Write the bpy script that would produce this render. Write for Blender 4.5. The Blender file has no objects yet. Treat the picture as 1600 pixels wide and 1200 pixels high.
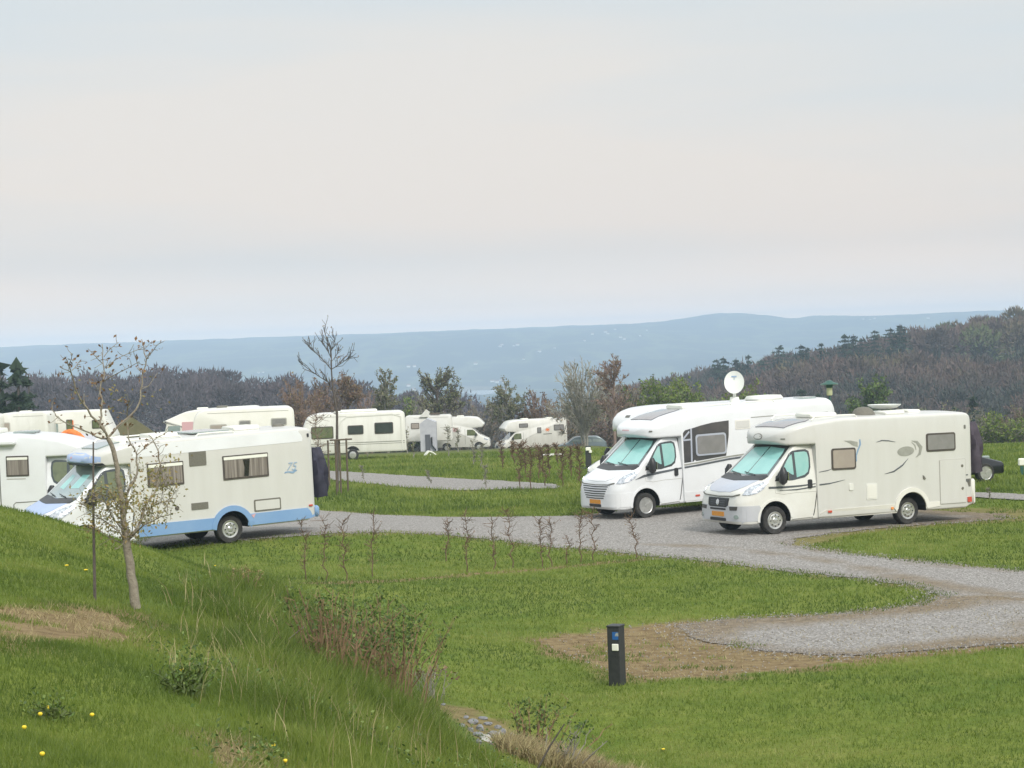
import bpy, bmesh, math, random
import numpy as np
from mathutils import Vector, Matrix, Euler
from mathutils.bvhtree import BVHTree
from mathutils.geometry import delaunay_2d_cdt
R = math.radians
sc = bpy.context.scene
COL = sc.collection
rng = np.random.default_rng(7); random.seed(7)

# ------------------------------------------------------------------ camera
FPX = 3400.0; HY = 530.0; ROLL = 2.1; CZ = 5.0
PIT = math.atan((600 - HY) / FPX)
_f = np.array([0, math.cos(PIT), -math.sin(PIT)]); _r = np.array([1., 0, 0]); _d = np.cross(_f, _r)
_cr, _sr = math.cos(R(ROLL)), math.sin(R(ROLL))
_r2 = _cr * _r + _sr * _d; _d2 = -_sr * _r + _cr * _d
CR = np.array([_r2, _d2, _f])
cam = bpy.data.cameras.new('camera'); cam.lens = FPX / 1600 * 36; cam.sensor_width = 36
cam.clip_start = 0.5; cam.clip_end = 40000
co = bpy.data.objects.new('camera', cam); COL.objects.link(co)
co.matrix_world = Matrix(((_r2[0], -_d2[0], -_f[0], 0), (_r2[1], -_d2[1], -_f[1], 0), (_r2[2], -_d2[2], -_f[2], CZ), (0, 0, 0, 1)))
sc.camera = co

# ------------------------------------------------------------------ sky, sun, exposure
SUN_EL, SUN_AZ = 42, 152        # azimuth clockwise from +Y (view direction): sun is behind the camera, to the right
W = bpy.data.worlds.new('World'); sc.world = W; W.use_nodes = True
nt = W.node_tree; nt.nodes.clear()
def N(nt, t, **k):
    n = nt.nodes.new(t)
    for a, b in k.items():
        if a in n.inputs: n.inputs[a].default_value = b
        else: setattr(n, a, b)
    return n
def L(nt, a, b): nt.links.new(a, b)
sky = N(nt, 'ShaderNodeTexSky'); sky.sky_type = 'NISHITA'; sky.sun_disc = False
sky.sun_elevation = R(SUN_EL); sky.sun_rotation = R(SUN_AZ); sky.dust_density = 3
geo = N(nt, 'ShaderNodeTexCoord')
mp = N(nt, 'ShaderNodeMapping'); mp.inputs['Scale'].default_value = (1.2, 1.2, 9); mp.inputs['Rotation'].default_value = (0, R(-7), 0)
L(nt, geo.outputs['Generated'], mp.inputs['Vector'])
nz = N(nt, 'ShaderNodeTexNoise', Scale=1.3, Detail=5.0, Roughness=0.5); L(nt, mp.outputs[0], nz.inputs['Vector'])
cr = N(nt, 'ShaderNodeValToRGB'); L(nt, nz.outputs[0], cr.inputs[0])
cr.color_ramp.elements[0].position = .34; cr.color_ramp.elements[0].color = (.43, .56, .64, 1)
cr.color_ramp.elements[1].position = .66; cr.color_ramp.elements[1].color = (.605, .585, .56, 1)
e = cr.color_ramp.elements.new(.5); e.color = (.53, .565, .585, 1)
sep = N(nt, 'ShaderNodeSeparateXYZ'); L(nt, geo.outputs['Generated'], sep.inputs[0])
hr = N(nt, 'ShaderNodeValToRGB'); L(nt, sep.outputs[2], hr.inputs[0])
hr.color_ramp.elements[0].position = .0; hr.color_ramp.elements[0].color = (3.1, 2.3, 1.75, 1)
hr.color_ramp.elements[1].position = .5; hr.color_ramp.elements[1].color = (1.75, 1.72, 1.68, 1)
e = hr.color_ramp.elements.new(.16); e.color = (1.09, 1.09, 1.08, 1)
e = hr.color_ramp.elements.new(.014); e.color = (1.66, 1.38, 1.18, 1)
e = hr.color_ramp.elements.new(.04); e.color = (1.20, 1.10, 1.04, 1)
mu = N(nt, 'ShaderNodeMixRGB', blend_type='MULTIPLY', Fac=1.0); L(nt, cr.outputs[0], mu.inputs[1]); L(nt, hr.outputs[0], mu.inputs[2])
sk = N(nt, 'ShaderNodeMixRGB', blend_type='MULTIPLY', Fac=1.0); L(nt, sky.outputs[0], sk.inputs[1]); sk.inputs[2].default_value = (.1, .1, .1, 1)
mx = N(nt, 'ShaderNodeMixRGB', Fac=.88); L(nt, sk.outputs[0], mx.inputs[1]); L(nt, mu.outputs[0], mx.inputs[2])
bg = N(nt, 'ShaderNodeBackground', Strength=1.0); L(nt, mx.outputs[0], bg.inputs[0])
ow = N(nt, 'ShaderNodeOutputWorld'); L(nt, bg.outputs[0], ow.inputs[0])
sl = bpy.data.lights.new('sun', 'SUN'); sl.energy = 2.1; sl.angle = R(14); sl.color = (1, .95, .88)
so = bpy.data.objects.new('sun', sl); COL.objects.link(so)
sd = Vector((math.sin(R(SUN_AZ)) * math.cos(R(SUN_EL)), math.cos(R(SUN_AZ)) * math.cos(R(SUN_EL)), math.sin(R(SUN_EL))))
so.rotation_euler = (-sd).to_track_quat('-Z', 'Y').to_euler()
sc.view_settings.view_transform = 'Standard'; sc.view_settings.look = 'None'; sc.view_settings.exposure = 0.36; sc.view_settings.gamma = 1
sc.render.engine = 'CYCLES'
cy = sc.cycles
cy.max_bounces = 5; cy.diffuse_bounces = 2; cy.glossy_bounces = 2; cy.transmission_bounces = 2; cy.volume_bounces = 1
cy.transparent_max_bounces = 6; cy.use_denoising = True; cy.volume_step_rate = 4
cy.sample_clamp_indirect = 4

# ------------------------------------------------------------------ materials
M = {}
def mat(name, c, rough=.6, metal=0, coat=0, c2=None, scale=5, bump=0, bscale=40, attr=None, detail=4, spec=.5, trans=0, stretch=None):
    m = bpy.data.materials.new(name); m.use_nodes = True; t = m.node_tree; b = t.nodes['Principled BSDF']
    b.inputs['Base Color'].default_value = (*c, 1); b.inputs['Roughness'].default_value = rough
    b.inputs['Metallic'].default_value = metal; b.inputs['Coat Weight'].default_value = coat; b.inputs['Coat Roughness'].default_value = .08
    b.inputs['Specular IOR Level'].default_value = spec
    tc = N(t, 'ShaderNodeTexCoord'); vec = tc.outputs['Object']
    if stretch:
        mpn = N(t, 'ShaderNodeMapping'); mpn.inputs['Scale'].default_value = stretch; L(t, vec, mpn.inputs[0]); vec = mpn.outputs[0]
    if attr:
        a = N(t, 'ShaderNodeAttribute', attribute_name=attr)
        r = N(t, 'ShaderNodeValToRGB'); L(t, a.outputs['Fac'], r.inputs[0])
        cs = c2 if isinstance(c2, list) else [c, c2]
        r.color_ramp.elements[0].color = (*cs[0], 1); r.color_ramp.elements[1].color = (*cs[-1], 1)
        for i in range(1, len(cs) - 1):
            e = r.color_ramp.elements.new(i / (len(cs) - 1)); e.color = (*cs[i], 1)
        L(t, r.outputs[0], b.inputs['Base Color'])
    elif c2 is not None:
        n = N(t, 'ShaderNodeTexNoise', Scale=float(scale), Detail=float(detail), Roughness=.6); L(t, vec, n.inputs['Vector'])
        r = N(t, 'ShaderNodeValToRGB'); L(t, n.outputs[0], r.inputs[0])
        r.color_ramp.elements[0].position = .35; r.color_ramp.elements[1].position = .65
        r.color_ramp.elements[0].color = (*c, 1); r.color_ramp.elements[1].color = (*c2, 1)
        L(t, r.outputs[0], b.inputs['Base Color'])
    if bump:
        n = N(t, 'ShaderNodeTexNoise', Scale=float(bscale), Detail=3.0); L(t, vec, n.inputs['Vector'])
        bp = N(t, 'ShaderNodeBump', Strength=float(bump), Distance=.02); L(t, n.outputs[0], bp.inputs['Height']); L(t, bp.outputs[0], b.inputs['Normal'])
    if trans:
        out = t.nodes['Material Output']; tl = N(t, 'ShaderNodeBsdfTranslucent'); ms = N(t, 'ShaderNodeMixShader', Fac=trans)
        if b.inputs['Base Color'].links: L(t, b.inputs['Base Color'].links[0].from_socket, tl.inputs[0])
        else: tl.inputs[0].default_value = (*c, 1)
        L(t, b.outputs[0], ms.inputs[1]); L(t, tl.outputs[0], ms.inputs[2]); L(t, ms.outputs[0], out.inputs[0])
    M[name] = m; return m
mat('white', (.74, .74, .70), .35, coat=.4, c2=(.68, .67, .62), scale=1.5)
mat('purewhite', (.76, .775, .79), .3, coat=.4, c2=(.71, .72, .725), scale=1.2)
mat('cream', (.61, .605, .575), .38, coat=.3, c2=(.585, .578, .545), scale=1.2, stretch=(3, 3, .5))
mat('ivory', (.74, .735, .69), .45, coat=.2, c2=(.66, .65, .60), scale=1.1, stretch=(3, 3, .5))
mat('palewhite', (.76, .745, .69), .45, coat=.2, c2=(.70, .685, .62), scale=1.1)
mat('silvershade', (.50, .53, .60), .32, metal=.25, coat=.5, c2=(.46, .49, .57), scale=2)  # trim colour; on the cream motorhome's bonnet it paints in the front's shade
mat('bumpergrey', (.55, .56, .58), .38, metal=.15, coat=.3, c2=(.5, .51, .54), scale=2)  # light grey, slightly metallic, for the cream motorhome's bumper
mat('blue', (.19, .33, .56), .38, coat=.3, c2=(.22, .36, .58), scale=2)
mat('paleblue', (.34, .44, .68), .35, coat=.4, c2=(.38, .48, .70), scale=2)
mat('black', (.018, .018, .02), .45, c2=(.03, .03, .032), scale=6)
mat('blackgloss', (.012, .012, .014), .12, coat=.5)
mat('rubber', (.022, .022, .022), .85, c2=(.045, .042, .038), scale=8)
mat('arch', (.015, .015, .015), .9)
mat('rim', (.62, .62, .60), .3, metal=.7, c2=(.5, .5, .48), scale=9)
mat('screen', (.25, .56, .53), .4, coat=.8, c2=(.32, .64, .60), scale=1.8)
mat('screenside', (.22, .47, .44), .4, coat=.7, c2=(.30, .52, .48), scale=3)
mat('glassdark', (.035, .042, .045), .08, coat=1, c2=(.06, .07, .07), scale=2)
mat('glassgrey', (.22, .27, .26), .08, coat=1, c2=(.30, .36, .34), scale=1.3)
mat('glassgreen', (.10, .12, .06), .1, coat=1, c2=(.16, .18, .09), scale=4)
mat('blindgrey', (.20, .195, .19), .35, coat=.8, c2=(.25, .24, .235), scale=3)
mat('blindbeige', (.34, .29, .25), .4, coat=.6, c2=(.38, .33, .28), scale=3)
mat('winframe', (.06, .05, .045), .5, c2=(.09, .075, .06), scale=7)
mat('curtain', (.11, .09, .075), .5, coat=.5, c2=(.30, .265, .235), scale=1, stretch=(22, 1, .6))
mat('darkpanel', (.045, .045, .048), .4, coat=.4, c2=(.07, .065, .062), scale=3)
mat('vent', (.13, .125, .10), .7, c2=(.17, .16, .13), scale=30)
mat('headlamp', (.75, .78, .82), .08, metal=.4, coat=1, c2=(.30, .33, .38), scale=16)
mat('plate', (.68, .30, .03), .5, c2=(.60, .24, .03), scale=22)
mat('stripe', (.09, .10, .11), .4)
mat('stripegrey', (.34, .34, .30), .4, c2=(.28, .28, .25), scale=6)
mat('seam', (.16, .16, .14), .8)
mat('softseam', (.42, .41, .37), .8)
mat('logoblue', (.19, .30, .46), .5, c2=(.27, .38, .5), scale=20)
mat('red', (.55, .08, .05), .3, coat=.6)
mat('amber', (.8, .30, .08), .3, coat=.6)
mat('pink', (.62, .38, .40), .5)
mat('brownpanel', (.42, .22, .17), .6, c2=(.50, .28, .22), scale=4)
mat('navy', (.018, .018, .035), .75, c2=(.035, .033, .055), scale=3, bump=.6, bscale=4)
mat('plum', (.045, .035, .05), .8, c2=(.075, .06, .08), scale=3, bump=.6, bscale=4)
mat('skylight', (.09, .09, .105), .15, coat=1, c2=(.14, .14, .16), scale=4)
mat('dish', (.70, .72, .68), .4, c2=(.62, .64, .60), scale=2)
mat('chrome', (.7, .7, .7), .15, metal=1)
mat('orange', (.75, .17, .03), .7, c2=(.85, .25, .06), scale=6)
mat('tentgrey', (.50, .51, .54), .8, c2=(.42, .43, .47), scale=2)
mat('tentdark', (.10, .105, .12), .8)
mat('hut', (.13, .125, .06), .8, c2=(.17, .15, .08), scale=3)
mat('postdark', (.020, .022, .024), .55, c2=(.034, .036, .037), scale=12)
mat('blueicon', (.02, .11, .34), .4)
mat('whiteplastic', (.8, .8, .72), .4)
mat('lampgreen', (.03, .10, .08), .4)
mat('lampglass', (.55, .56, .36), .3)
mat('wood', (.09, .065, .045), .85, c2=(.14, .11, .08), scale=12, stretch=(4, 4, .6))
mat('bark', (.20, .17, .13), .9, c2=(.29, .26, .20), scale=18, bump=.6, bscale=50)
mat('barkdark', (.075, .062, .055), .9, c2=(.12, .10, .085), scale=14)
mat('twigred', (.18, .105, .06), .9, c2=(.27, .18, .10), scale=8)
mat('hedgetwig', (.115, .07, .045), .9, c2=(.17, .11, .07), scale=8)
mat('barkfan', (.40, .38, .32), .9, c2=(.28, .26, .22), scale=3)
mat('twiggrey', (.20, .185, .155), .9, c2=(.28, .26, .215), scale=3)
mat('twigmauve', (.20, .14, .125), .9, c2=(.26, .19, .145), scale=2)
mat('barkpale', (.30, .28, .24), .9, c2=(.2, .18, .15), scale=3)
mat('carpaint', (.13, .17, .18), .3, metal=.3, coat=.6)
mat('carblack', (.012, .013, .016), .4, coat=.15)
LEAF = [(.045, .075, .014), (.085, .12, .022), (.16, .17, .04)]
mat('leafolive', LEAF[0], .6, c2=[(.14, .14, .045), (.24, .225, .07), (.34, .24, .10), (.30, .31, .12)], attr='v', trans=.3)
mat('leafbrown', LEAF[0], .7, c2=[(.10, .055, .03), (.17, .10, .045), (.24, .13, .06)], attr='v', trans=.2)
mat('leafgreen', LEAF[0], .6, c2=[(.10, .14, .03), (0.060, 0.105, 0.022), (0.105, 0.180, 0.030), (0.225, 0.300, 0.075)], attr='v', trans=.3)
mat('leafspring', LEAF[0], .6, c2=[(0.080, 0.136, 0.019), (0.144, 0.208, 0.032), (0.240, 0.288, 0.048)], attr='v', trans=.3)
mat('leafrusset', LEAF[0], .7, c2=[(0.150, 0.093, 0.068), (0.225, 0.135, 0.083), (0.255, 0.210, 0.090)], attr='v', trans=.2)
mat('leafgreygreen', LEAF[0], .7, c2=[(0.105, 0.128, 0.060), (0.180, 0.195, 0.090), (0.255, 0.225, 0.135)], attr='v', trans=.2)
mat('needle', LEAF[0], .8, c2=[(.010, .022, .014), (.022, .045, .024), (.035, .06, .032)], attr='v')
mat('straw', (.3, .22, .1), .8, c2=[(.17, .13, .065), (.33, .265, .13), (.42, .37, .19)], attr='v', trans=.2)
mat('grassblade', (.1, .15, .03), .6, c2=[(.090, .142, .021), (.150, .210, .031), (.215, .275, .046), (.33, .34, .105)], attr='v', trans=.5)
mat('dandelion', (.85, .62, .03), .6)
mat('flowerhead', (.5, .5, .42), .8)
mat('stone', (.15, .155, .17), .8, c2=(.26, .26, .265), scale=9, bump=.5, bscale=30)
mat('stonepale', (.36, .36, .35), .8, c2=(.48, .48, .46), scale=9, bump=.5, bscale=30)
mat('housewall', (.75, .75, .72), .8); mat('houseroof', (.22, .13, .10), .8)
def hexmat(): pass

# ------------------------------------------------------------------ mesh helpers
class MB:
    def __init__(s): s.v = []; s.f = []; s.m = []
    def add(s, vs, fs, mi=0):
        o = len(s.v); s.v += [tuple(map(float, p)) for p in vs]
        s.f += [tuple(i + o for i in f) for f in fs]; s.m += [mi] * len(fs)
    def box(s, x0, y0, z0, x1, y1, z1, mi=0, b=0):
        if b <= 0:
            s.add([(x0, y0, z0), (x1, y0, z0), (x1, y1, z0), (x0, y1, z0), (x0, y0, z1), (x1, y0, z1), (x1, y1, z1), (x0, y1, z1)],
                  [(0, 3, 2, 1), (4, 5, 6, 7), (0, 1, 5, 4), (1, 2, 6, 5), (2, 3, 7, 6), (3, 0, 4, 7)], mi); return
        ring = lambda i, z: [(x0 + i, y0 + b, z), (x0 + b, y0 + i, z), (x1 - b, y0 + i, z), (x1 - i, y0 + b, z), (x1 - i, y1 - b, z), (x1 - b, y1 - i, z), (x0 + b, y1 - i, z), (x0 + i, y1 - b, z)]
        s.loft([ring(b, z0), ring(0, z0 + b), ring(0, z1 - b), ring(b, z1)], mi)
    def loft(s, rings, mi=0, caps=True, closed=True):
        n = len(rings[0]); vs = [p for r in rings for p in r]; fs = []
        for i in range(len(rings) - 1):
            for j in range(n if closed else n - 1):
                k = (j + 1) % n; fs.append((i * n + j, i * n + k, (i + 1) * n + k, (i + 1) * n + j))
        if caps: fs += [tuple(range(n))[::-1], tuple((len(rings) - 1) * n + j for j in range(n))]
        s.add(vs, fs, mi)
    def tube(s, pts, rad, n=5, mi=0, caps=True):
        pts = [Vector(p) for p in pts]; rings = []
        if isinstance(rad, (int, float)): rad = [rad] * len(pts)
        u = None
        for i, p in enumerate(pts):
            d = (pts[min(i + 1, len(pts) - 1)] - pts[max(i - 1, 0)])
            if d.length < 1e-9: d = Vector((0, 0, 1))
            d.normalize()
            if u is None: u = d.orthogonal().normalized()
            else:
                u = u - d * u.dot(d)
                u = u.normalized() if u.length > 1e-6 else d.orthogonal().normalized()
            w = d.cross(u)
            rings.append([p + (u * math.cos(a) + w * math.sin(a)) * rad[i] for a in [2 * math.pi * k / n for k in range(n)]])
        s.loft(rings, mi, caps)
    def lathe(s, prof, n=24, origin=(0, 0, 0), axis='z', mi=0, caps=True):
        rings = []
        for r, h in prof:
            ring = []
            for k in range(n):
                a = 2 * math.pi * k / n; c, q = r * math.cos(a), r * math.sin(a)
                p = (c, q, h) if axis == 'z' else ((c, h, -q) if axis == 'y' else (h, c, q))
                ring.append((p[0] + origin[0], p[1] + origin[1], p[2] + origin[2]))
            rings.append(ring)
        s.loft(rings, mi, caps)
    def build(s, name, mats, parent=None, smooth=None):
        me = bpy.data.meshes.new(name); me.from_pydata(s.v, [], s.f)
        if not isinstance(mats, (list, tuple)): mats = [mats]
        for m in mats: me.materials.append(M[m] if isinstance(m, str) else m)
        if any(s.m): me.polygons.foreach_set('material_index', s.m)
        bm = bmesh.new(); bm.from_mesh(me); bmesh.ops.recalc_face_normals(bm, faces=bm.faces); bm.to_mesh(me); bm.free()
        if smooth:
            me.polygons.foreach_set('use_smooth', [True] * len(me.polygons)); me.set_sharp_from_angle(angle=R(smooth))
        me.update()
        o = bpy.data.objects.new(name, me); COL.objects.link(o)
        if parent is not None: o.parent = parent
        return o
def npmesh(name, V, F, mats, vattr=None, midx=None, parent=None, smooth=False):
    """V (n,3), F (m,k) arrays"""
    me = bpy.data.meshes.new(name); V = np.asarray(V, np.float32); F = np.asarray(F, np.int32); k = F.shape[1]
    me.vertices.add(len(V)); me.vertices.foreach_set('co', V.ravel())
    me.loops.add(F.size); me.loops.foreach_set('vertex_index', F.ravel())
    me.polygons.add(len(F)); me.polygons.foreach_set('loop_start', np.arange(0, F.size, k, dtype=np.int32))
    if smooth: me.polygons.foreach_set('use_smooth', np.ones(len(F), bool))
    for m in (mats if isinstance(mats, (list, tuple)) else [mats]): me.materials.append(M[m] if isinstance(m, str) else m)
    if midx is not None: me.polygons.foreach_set('material_index', np.asarray(midx, np.int32))
    me.update(calc_edges=True)
    for an, val in (vattr or {}).items():
        a = me.attributes.new(an, 'FLOAT', 'POINT'); a.data.foreach_set('value', np.asarray(val, np.float32))
    o = bpy.data.objects.new(name, me); COL.objects.link(o)
    if parent is not None: o.parent = parent
    return o
def tag(o, label=None, cat=None, group=None, kind=None):
    if label: o['label'] = label
    if cat: o['category'] = cat
    if group: o['group'] = group
    if kind: o['kind'] = kind
    return o
def thing(name, label, cat, loc=(0, 0, 0), rz=0, group=None, rot=None):
    o = bpy.data.objects.new(name, None); COL.objects.link(o); o.empty_display_size = .2
    o.location = loc; o.rotation_euler = rot if rot else (0, 0, rz)
    return tag(o, label, cat, group)
def copy_tree(o, parent=None):
    c = o.copy(); COL.objects.link(c); c.parent = parent
    for ch in list(o.children): copy_tree(ch, c)
    return c

# ------------------------------------------------------------------ terrain
def ray(px, py):
    d = np.array([(px - 800) / FPX, (py - 600) / FPX, 1.0]) @ CR
    return d
def at(px, py, D):
    """world point on the sight line of a pixel of the 1600x1200 photo at Y = D"""
    d = ray(px, py); t = D / d[1]; return np.array([d[0] * t, D, CZ + d[2] * t])
def atz(px, py, z):
    d = ray(px, py); t = (z - CZ) / d[2]; return np.array([d[0] * t, d[1] * t, z])
def interp(x, xs, ys): return np.interp(x, xs, ys)
def smooth(a, b, x): t = np.clip((x - a) / (b - a), 0, 1); return t * t * (3 - 2 * t)
def vnoise(x, y, seed=0):
    xi = np.floor(x).astype(int); yi = np.floor(y).astype(int); fx = x - xi; fy = y - yi
    fx = fx * fx * (3 - 2 * fx); fy = fy * fy * (3 - 2 * fy)
    def hsh(a, b):
        n = (a * 374761393 + b * 668265263 + seed * 974634777) & 0xffffffff
        n = ((n ^ (n >> 13)) * 1274126177) & 0xffffffff
        return ((n ^ (n >> 16)) & 0xffff) / 65535.0
    return (hsh(xi, yi) * (1 - fx) + hsh(xi + 1, yi) * fx) * (1 - fy) + (hsh(xi, yi + 1) * (1 - fx) + hsh(xi + 1, yi + 1) * fx) * fy
def fbm(x, y, o=4, seed=0):
    s = 0; a = .5
    for i in range(o): s = s + a * vnoise(x * 2 ** i, y * 2 ** i, seed + i); a *= .5
    return s
YL = [-200, 60, 75, 90, 117, 150, 186, 230, 300, 400, 500, 700, 1500, 3300, 3500, 3900, 4500, 5000, 5400, 12000]
ZL = [0, 0, -.10, -.4, -1.2, -2.6, -4.3, -8, -16, -17, -24, -45, -72, -72, -62, -38, 2, 22, 30, 32]
YR = [-200, 60, 75, 90, 117, 150, 186, 230, 300, 380, 450, 510, 600, 720, 1000, 1500, 3300, 3500, 3900, 4500, 5000, 5400, 12000]
ZR = [0, 0, -.2, -.7, -1.7, -3.4, -6.5, -12, -25, -21, -15, -20, -16, -40, -60, -72, -72, -62, -38, 2, 22, 30, 32]
def base(X, Y):
    q = X / np.maximum(Y, 30.)
    l = interp(Y, YL, ZL); r = interp(Y, YR, ZR)
    w = smooth(.03, .10, q)
    hill = smooth(500, 600, Y) * (1 - smooth(640, 900, Y)) * np.clip(q - .13, -.08, .2) * 90
    z = l * (1 - w) + (r + hill) * w
    far = smooth(3300, 4200, Y)
    z = z + far * ((fbm(X / 900, Y / 900, 4, 5) - .47) * 60 * (1 - smooth(4700, 5300, Y)) + (fbm(X / 420, Y / 300, 5, 9) - .47) * 10)
    z = z + smooth(5000, 5300, Y) * (fbm(X / 45, Y / 45, 3, 15) - .4) * 7
    z = z + smooth(4800, 5200, Y) * (18 * np.exp(-((X - 5200 * .103) / 110) ** 2) + 5 * np.exp(-((X - 5200 * .147) / 90) ** 2))
    z = z - smooth(4900, 5100, Y) * 2.5 * smooth(.118, .128, q) * (1 - smooth(.132, .14, q))
    return z
CP = []
def cpD(px, py, D): CP.append(tuple(at(px, py, D)))
def cpz(px, py, z): CP.append(tuple(atz(px, py, z)))
for p in [(0, 1200, 8.4), (200, 1200, 9), (400, 1200, 10.5), (600, 1200, 14.5), (750, 1200, 19.5),
          (0, 1100, 11), (200, 1100, 11.6), (400, 1100, 13.5), (0, 1000, 15.5), (150, 1000, 16.5), (300, 1050, 14.5), (500, 1070, 19.5), (620, 1130, 20),
          (210, 950, 22), (0, 950, 18.5), (100, 940, 20.5), (320, 960, 23), (430, 980, 26.5), (520, 1020, 27.5), (640, 1110, 25.5),
          (0, 880, 24), (100, 890, 25), (0, 835, 28), (0, 793, 33.5), (50, 803, 34), (130, 828, 35), (300, 900, 33), (220, 860, 38)]: cpD(*p)
for p in [(420, 905, .25), (560, 965, .15), (610, 1070, .25), (720, 1110, .05), (770, 1160, -.1), (850, 1195, .1), (1000, 1200, 0), (1300, 1200, 0), (1600, 1200, 0),
          (965, 1068, 0), (1300, 1060, 0), (1600, 1050, 0), (800, 950, .05), (1100, 930, 0), (1500, 960, 0), (700, 900, .05), (1000, 870, .02), (1400, 860, .0),
          (900, 1120, .02), (1700, 900, 0), (560, 900, .1), (480, 870, .15), (640, 860, .1), (1250, 895, .0)]: cpz(*p)
for p in [(-8.4, 44, .45), (-11, 45, .4), (-14, 44, .6), (-7.5, 42.5, .6), (-9.5, 40, 1.0), (-20, 46, .6), (-20, 36, 2.6), (-20, 25, 3.1), (-20, 10, 3.5), (-12, 36, 2.2),
          (-10, 0, 3.6), (0, 0, 3.4), (0, 4, 3.45), (-20, 0, 3.8), (4, 0, 2.6), (8, 0, 1.2), (14, 0, .2), (14, 20, 0), (8, 14, 0), (5, 8, 1.2), (20, 40, 0), (-6, -20, 3.7), (-20, -20, 3.8), (14, -20, .5),
          (-15, 60, .1), (-6, 62, .02), (4, 64, 0), (12, 62, 0), (20, 60, 0), (-25, 62, .1)]: CP.append(p)
VEH = {'C': (4.917, 52.994, CZ - 4.943, 207.498, -.633), 'B': (2.171, 59.257, CZ - 4.989, 211.168, .835), 'A': (-11.253, 50.062, CZ - 4.717, 213.851, 1.201)}
def vehmat(k):
    x, y, z, yaw, p = VEH[k]; return Matrix.Translation((x, y, z)) @ Euler((0, R(p), R(yaw))).to_matrix().to_4x4()
for k, w2 in (('C', 4.985), ('B', 4.985), ('A', 4.65)):
    m = vehmat(k)
    for s_ in (.1, .95, w2, 6.8):
        for y_ in (-1.2, 1.2):
            p = m @ Vector((-s_, y_, 0)); CP.append((p.x, p.y, p.z - .005))
CPA = np.array(CP); cs_ = 12.0
def _U(r2): return np.where(r2 > 1e-12, r2 * np.log(r2 + 1e-12), 0)
_P = CPA[:, :2] / cs_; _res = CPA[:, 2] - base(CPA[:, 0], CPA[:, 1]); _n = len(_P)
_K = _U(((_P[:, None] - _P[None]) ** 2).sum(-1)) + np.eye(_n) * .004
_A = np.block([[_K, np.c_[np.ones(_n), _P]], [np.c_[np.ones(_n), _P].T, np.zeros((3, 3))]])
_w = np.linalg.solve(_A, np.r_[_res, 0, 0, 0])
def height(X, Y):
    X = np.asarray(X, float); Y = np.asarray(Y, float); sh = X.shape; x = X.ravel(); y = Y.ravel()
    out = base(x, y)
    near = np.nonzero((y < 75) & (np.abs(x) < 45) & (y > -40))[0]
    for i0 in range(0, len(near), 20000):
        i = near[i0:i0 + 20000]; q = np.stack([x[i], y[i]], 1) / cs_
        u = _U(((q[:, None] - _P[None]) ** 2).sum(-1)) @ _w[:_n] + _w[_n] + q @ _w[_n + 1:]
        fade = (1 - smooth(62, 74, y[i])) * (1 - smooth(24, 44, np.abs(x[i]))) * smooth(-38, -15, y[i])
        out[i] += np.clip(u, -1.5, 5) * fade
    out += (fbm(x * .8, y * .8, 3, 3) - .44) * .05 * (y < 300) * smooth(0, 1, (np.abs(out - interp(y, YL, ZL)) > .6) * 1.)
    out += np.where(x < 10, (fbm(x * .35, y * .35, 2, 8) - .37) * .10 * smooth(.5, 1.5, out) * (y < 60), 0)
    return out.reshape(sh)
def h1(x, y): return float(height(np.array([x]), np.array([y]))[0])
def gp(px, py, far=400):
    """ground point seen at a pixel: march the sight line down to the terrain"""
    d = ray(px, py); t = np.geomspace(5, far, 1600); P = np.stack([d[0] * t, d[1] * t, CZ + d[2] * t], 1)
    g = P[:, 2] - height(P[:, 0], P[:, 1]); i = np.nonzero(g < 0)[0]
    if len(i) == 0: return P[-1]
    i = i[0]; a = g[i - 1] / (g[i - 1] - g[i]); p = P[i - 1] * (1 - a) + P[i] * a
    p[2] = h1(p[0], p[1]); return p
def ground_at(p, dz=0): return (float(p[0]), float(p[1]), h1(p[0], p[1]) + dz)
def inpoly(P, poly):
    x, y = P[:, 0], P[:, 1]; c = np.zeros(len(P), bool); n = len(poly)
    for i in range(n):
        x0, y0 = poly[i][:2]; x1, y1 = poly[i - 1][:2]
        m = ((y0 > y) != (y1 > y)); c ^= m & (x < (x1 - x0) * (y - y0) / ((y1 - y0) if y1 != y0 else 1e-9) + x0)
    return c
def polydist(P, poly, closed=True):
    d = np.full(len(P), 1e9); n = len(poly)
    for i in range(0 if closed else 1, n):
        a = np.array(poly[i - 1][:2]); b = np.array(poly[i][:2]); ab = b - a
        t = np.clip(((P - a) @ ab) / max(ab @ ab, 1e-9), 0, 1); d = np.minimum(d, np.hypot(*(P - a - t[:, None] * ab).T))
    return d
def gpoly(pxs, n=6):
    out = []
    for i in range(len(pxs)):
        a = np.array(pxs[i - 1], float); b = np.array(pxs[i], float)
        for k in range(n): out.append(gp(*(a + (b - a) * (k / n)))[:2])
    return out
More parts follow.
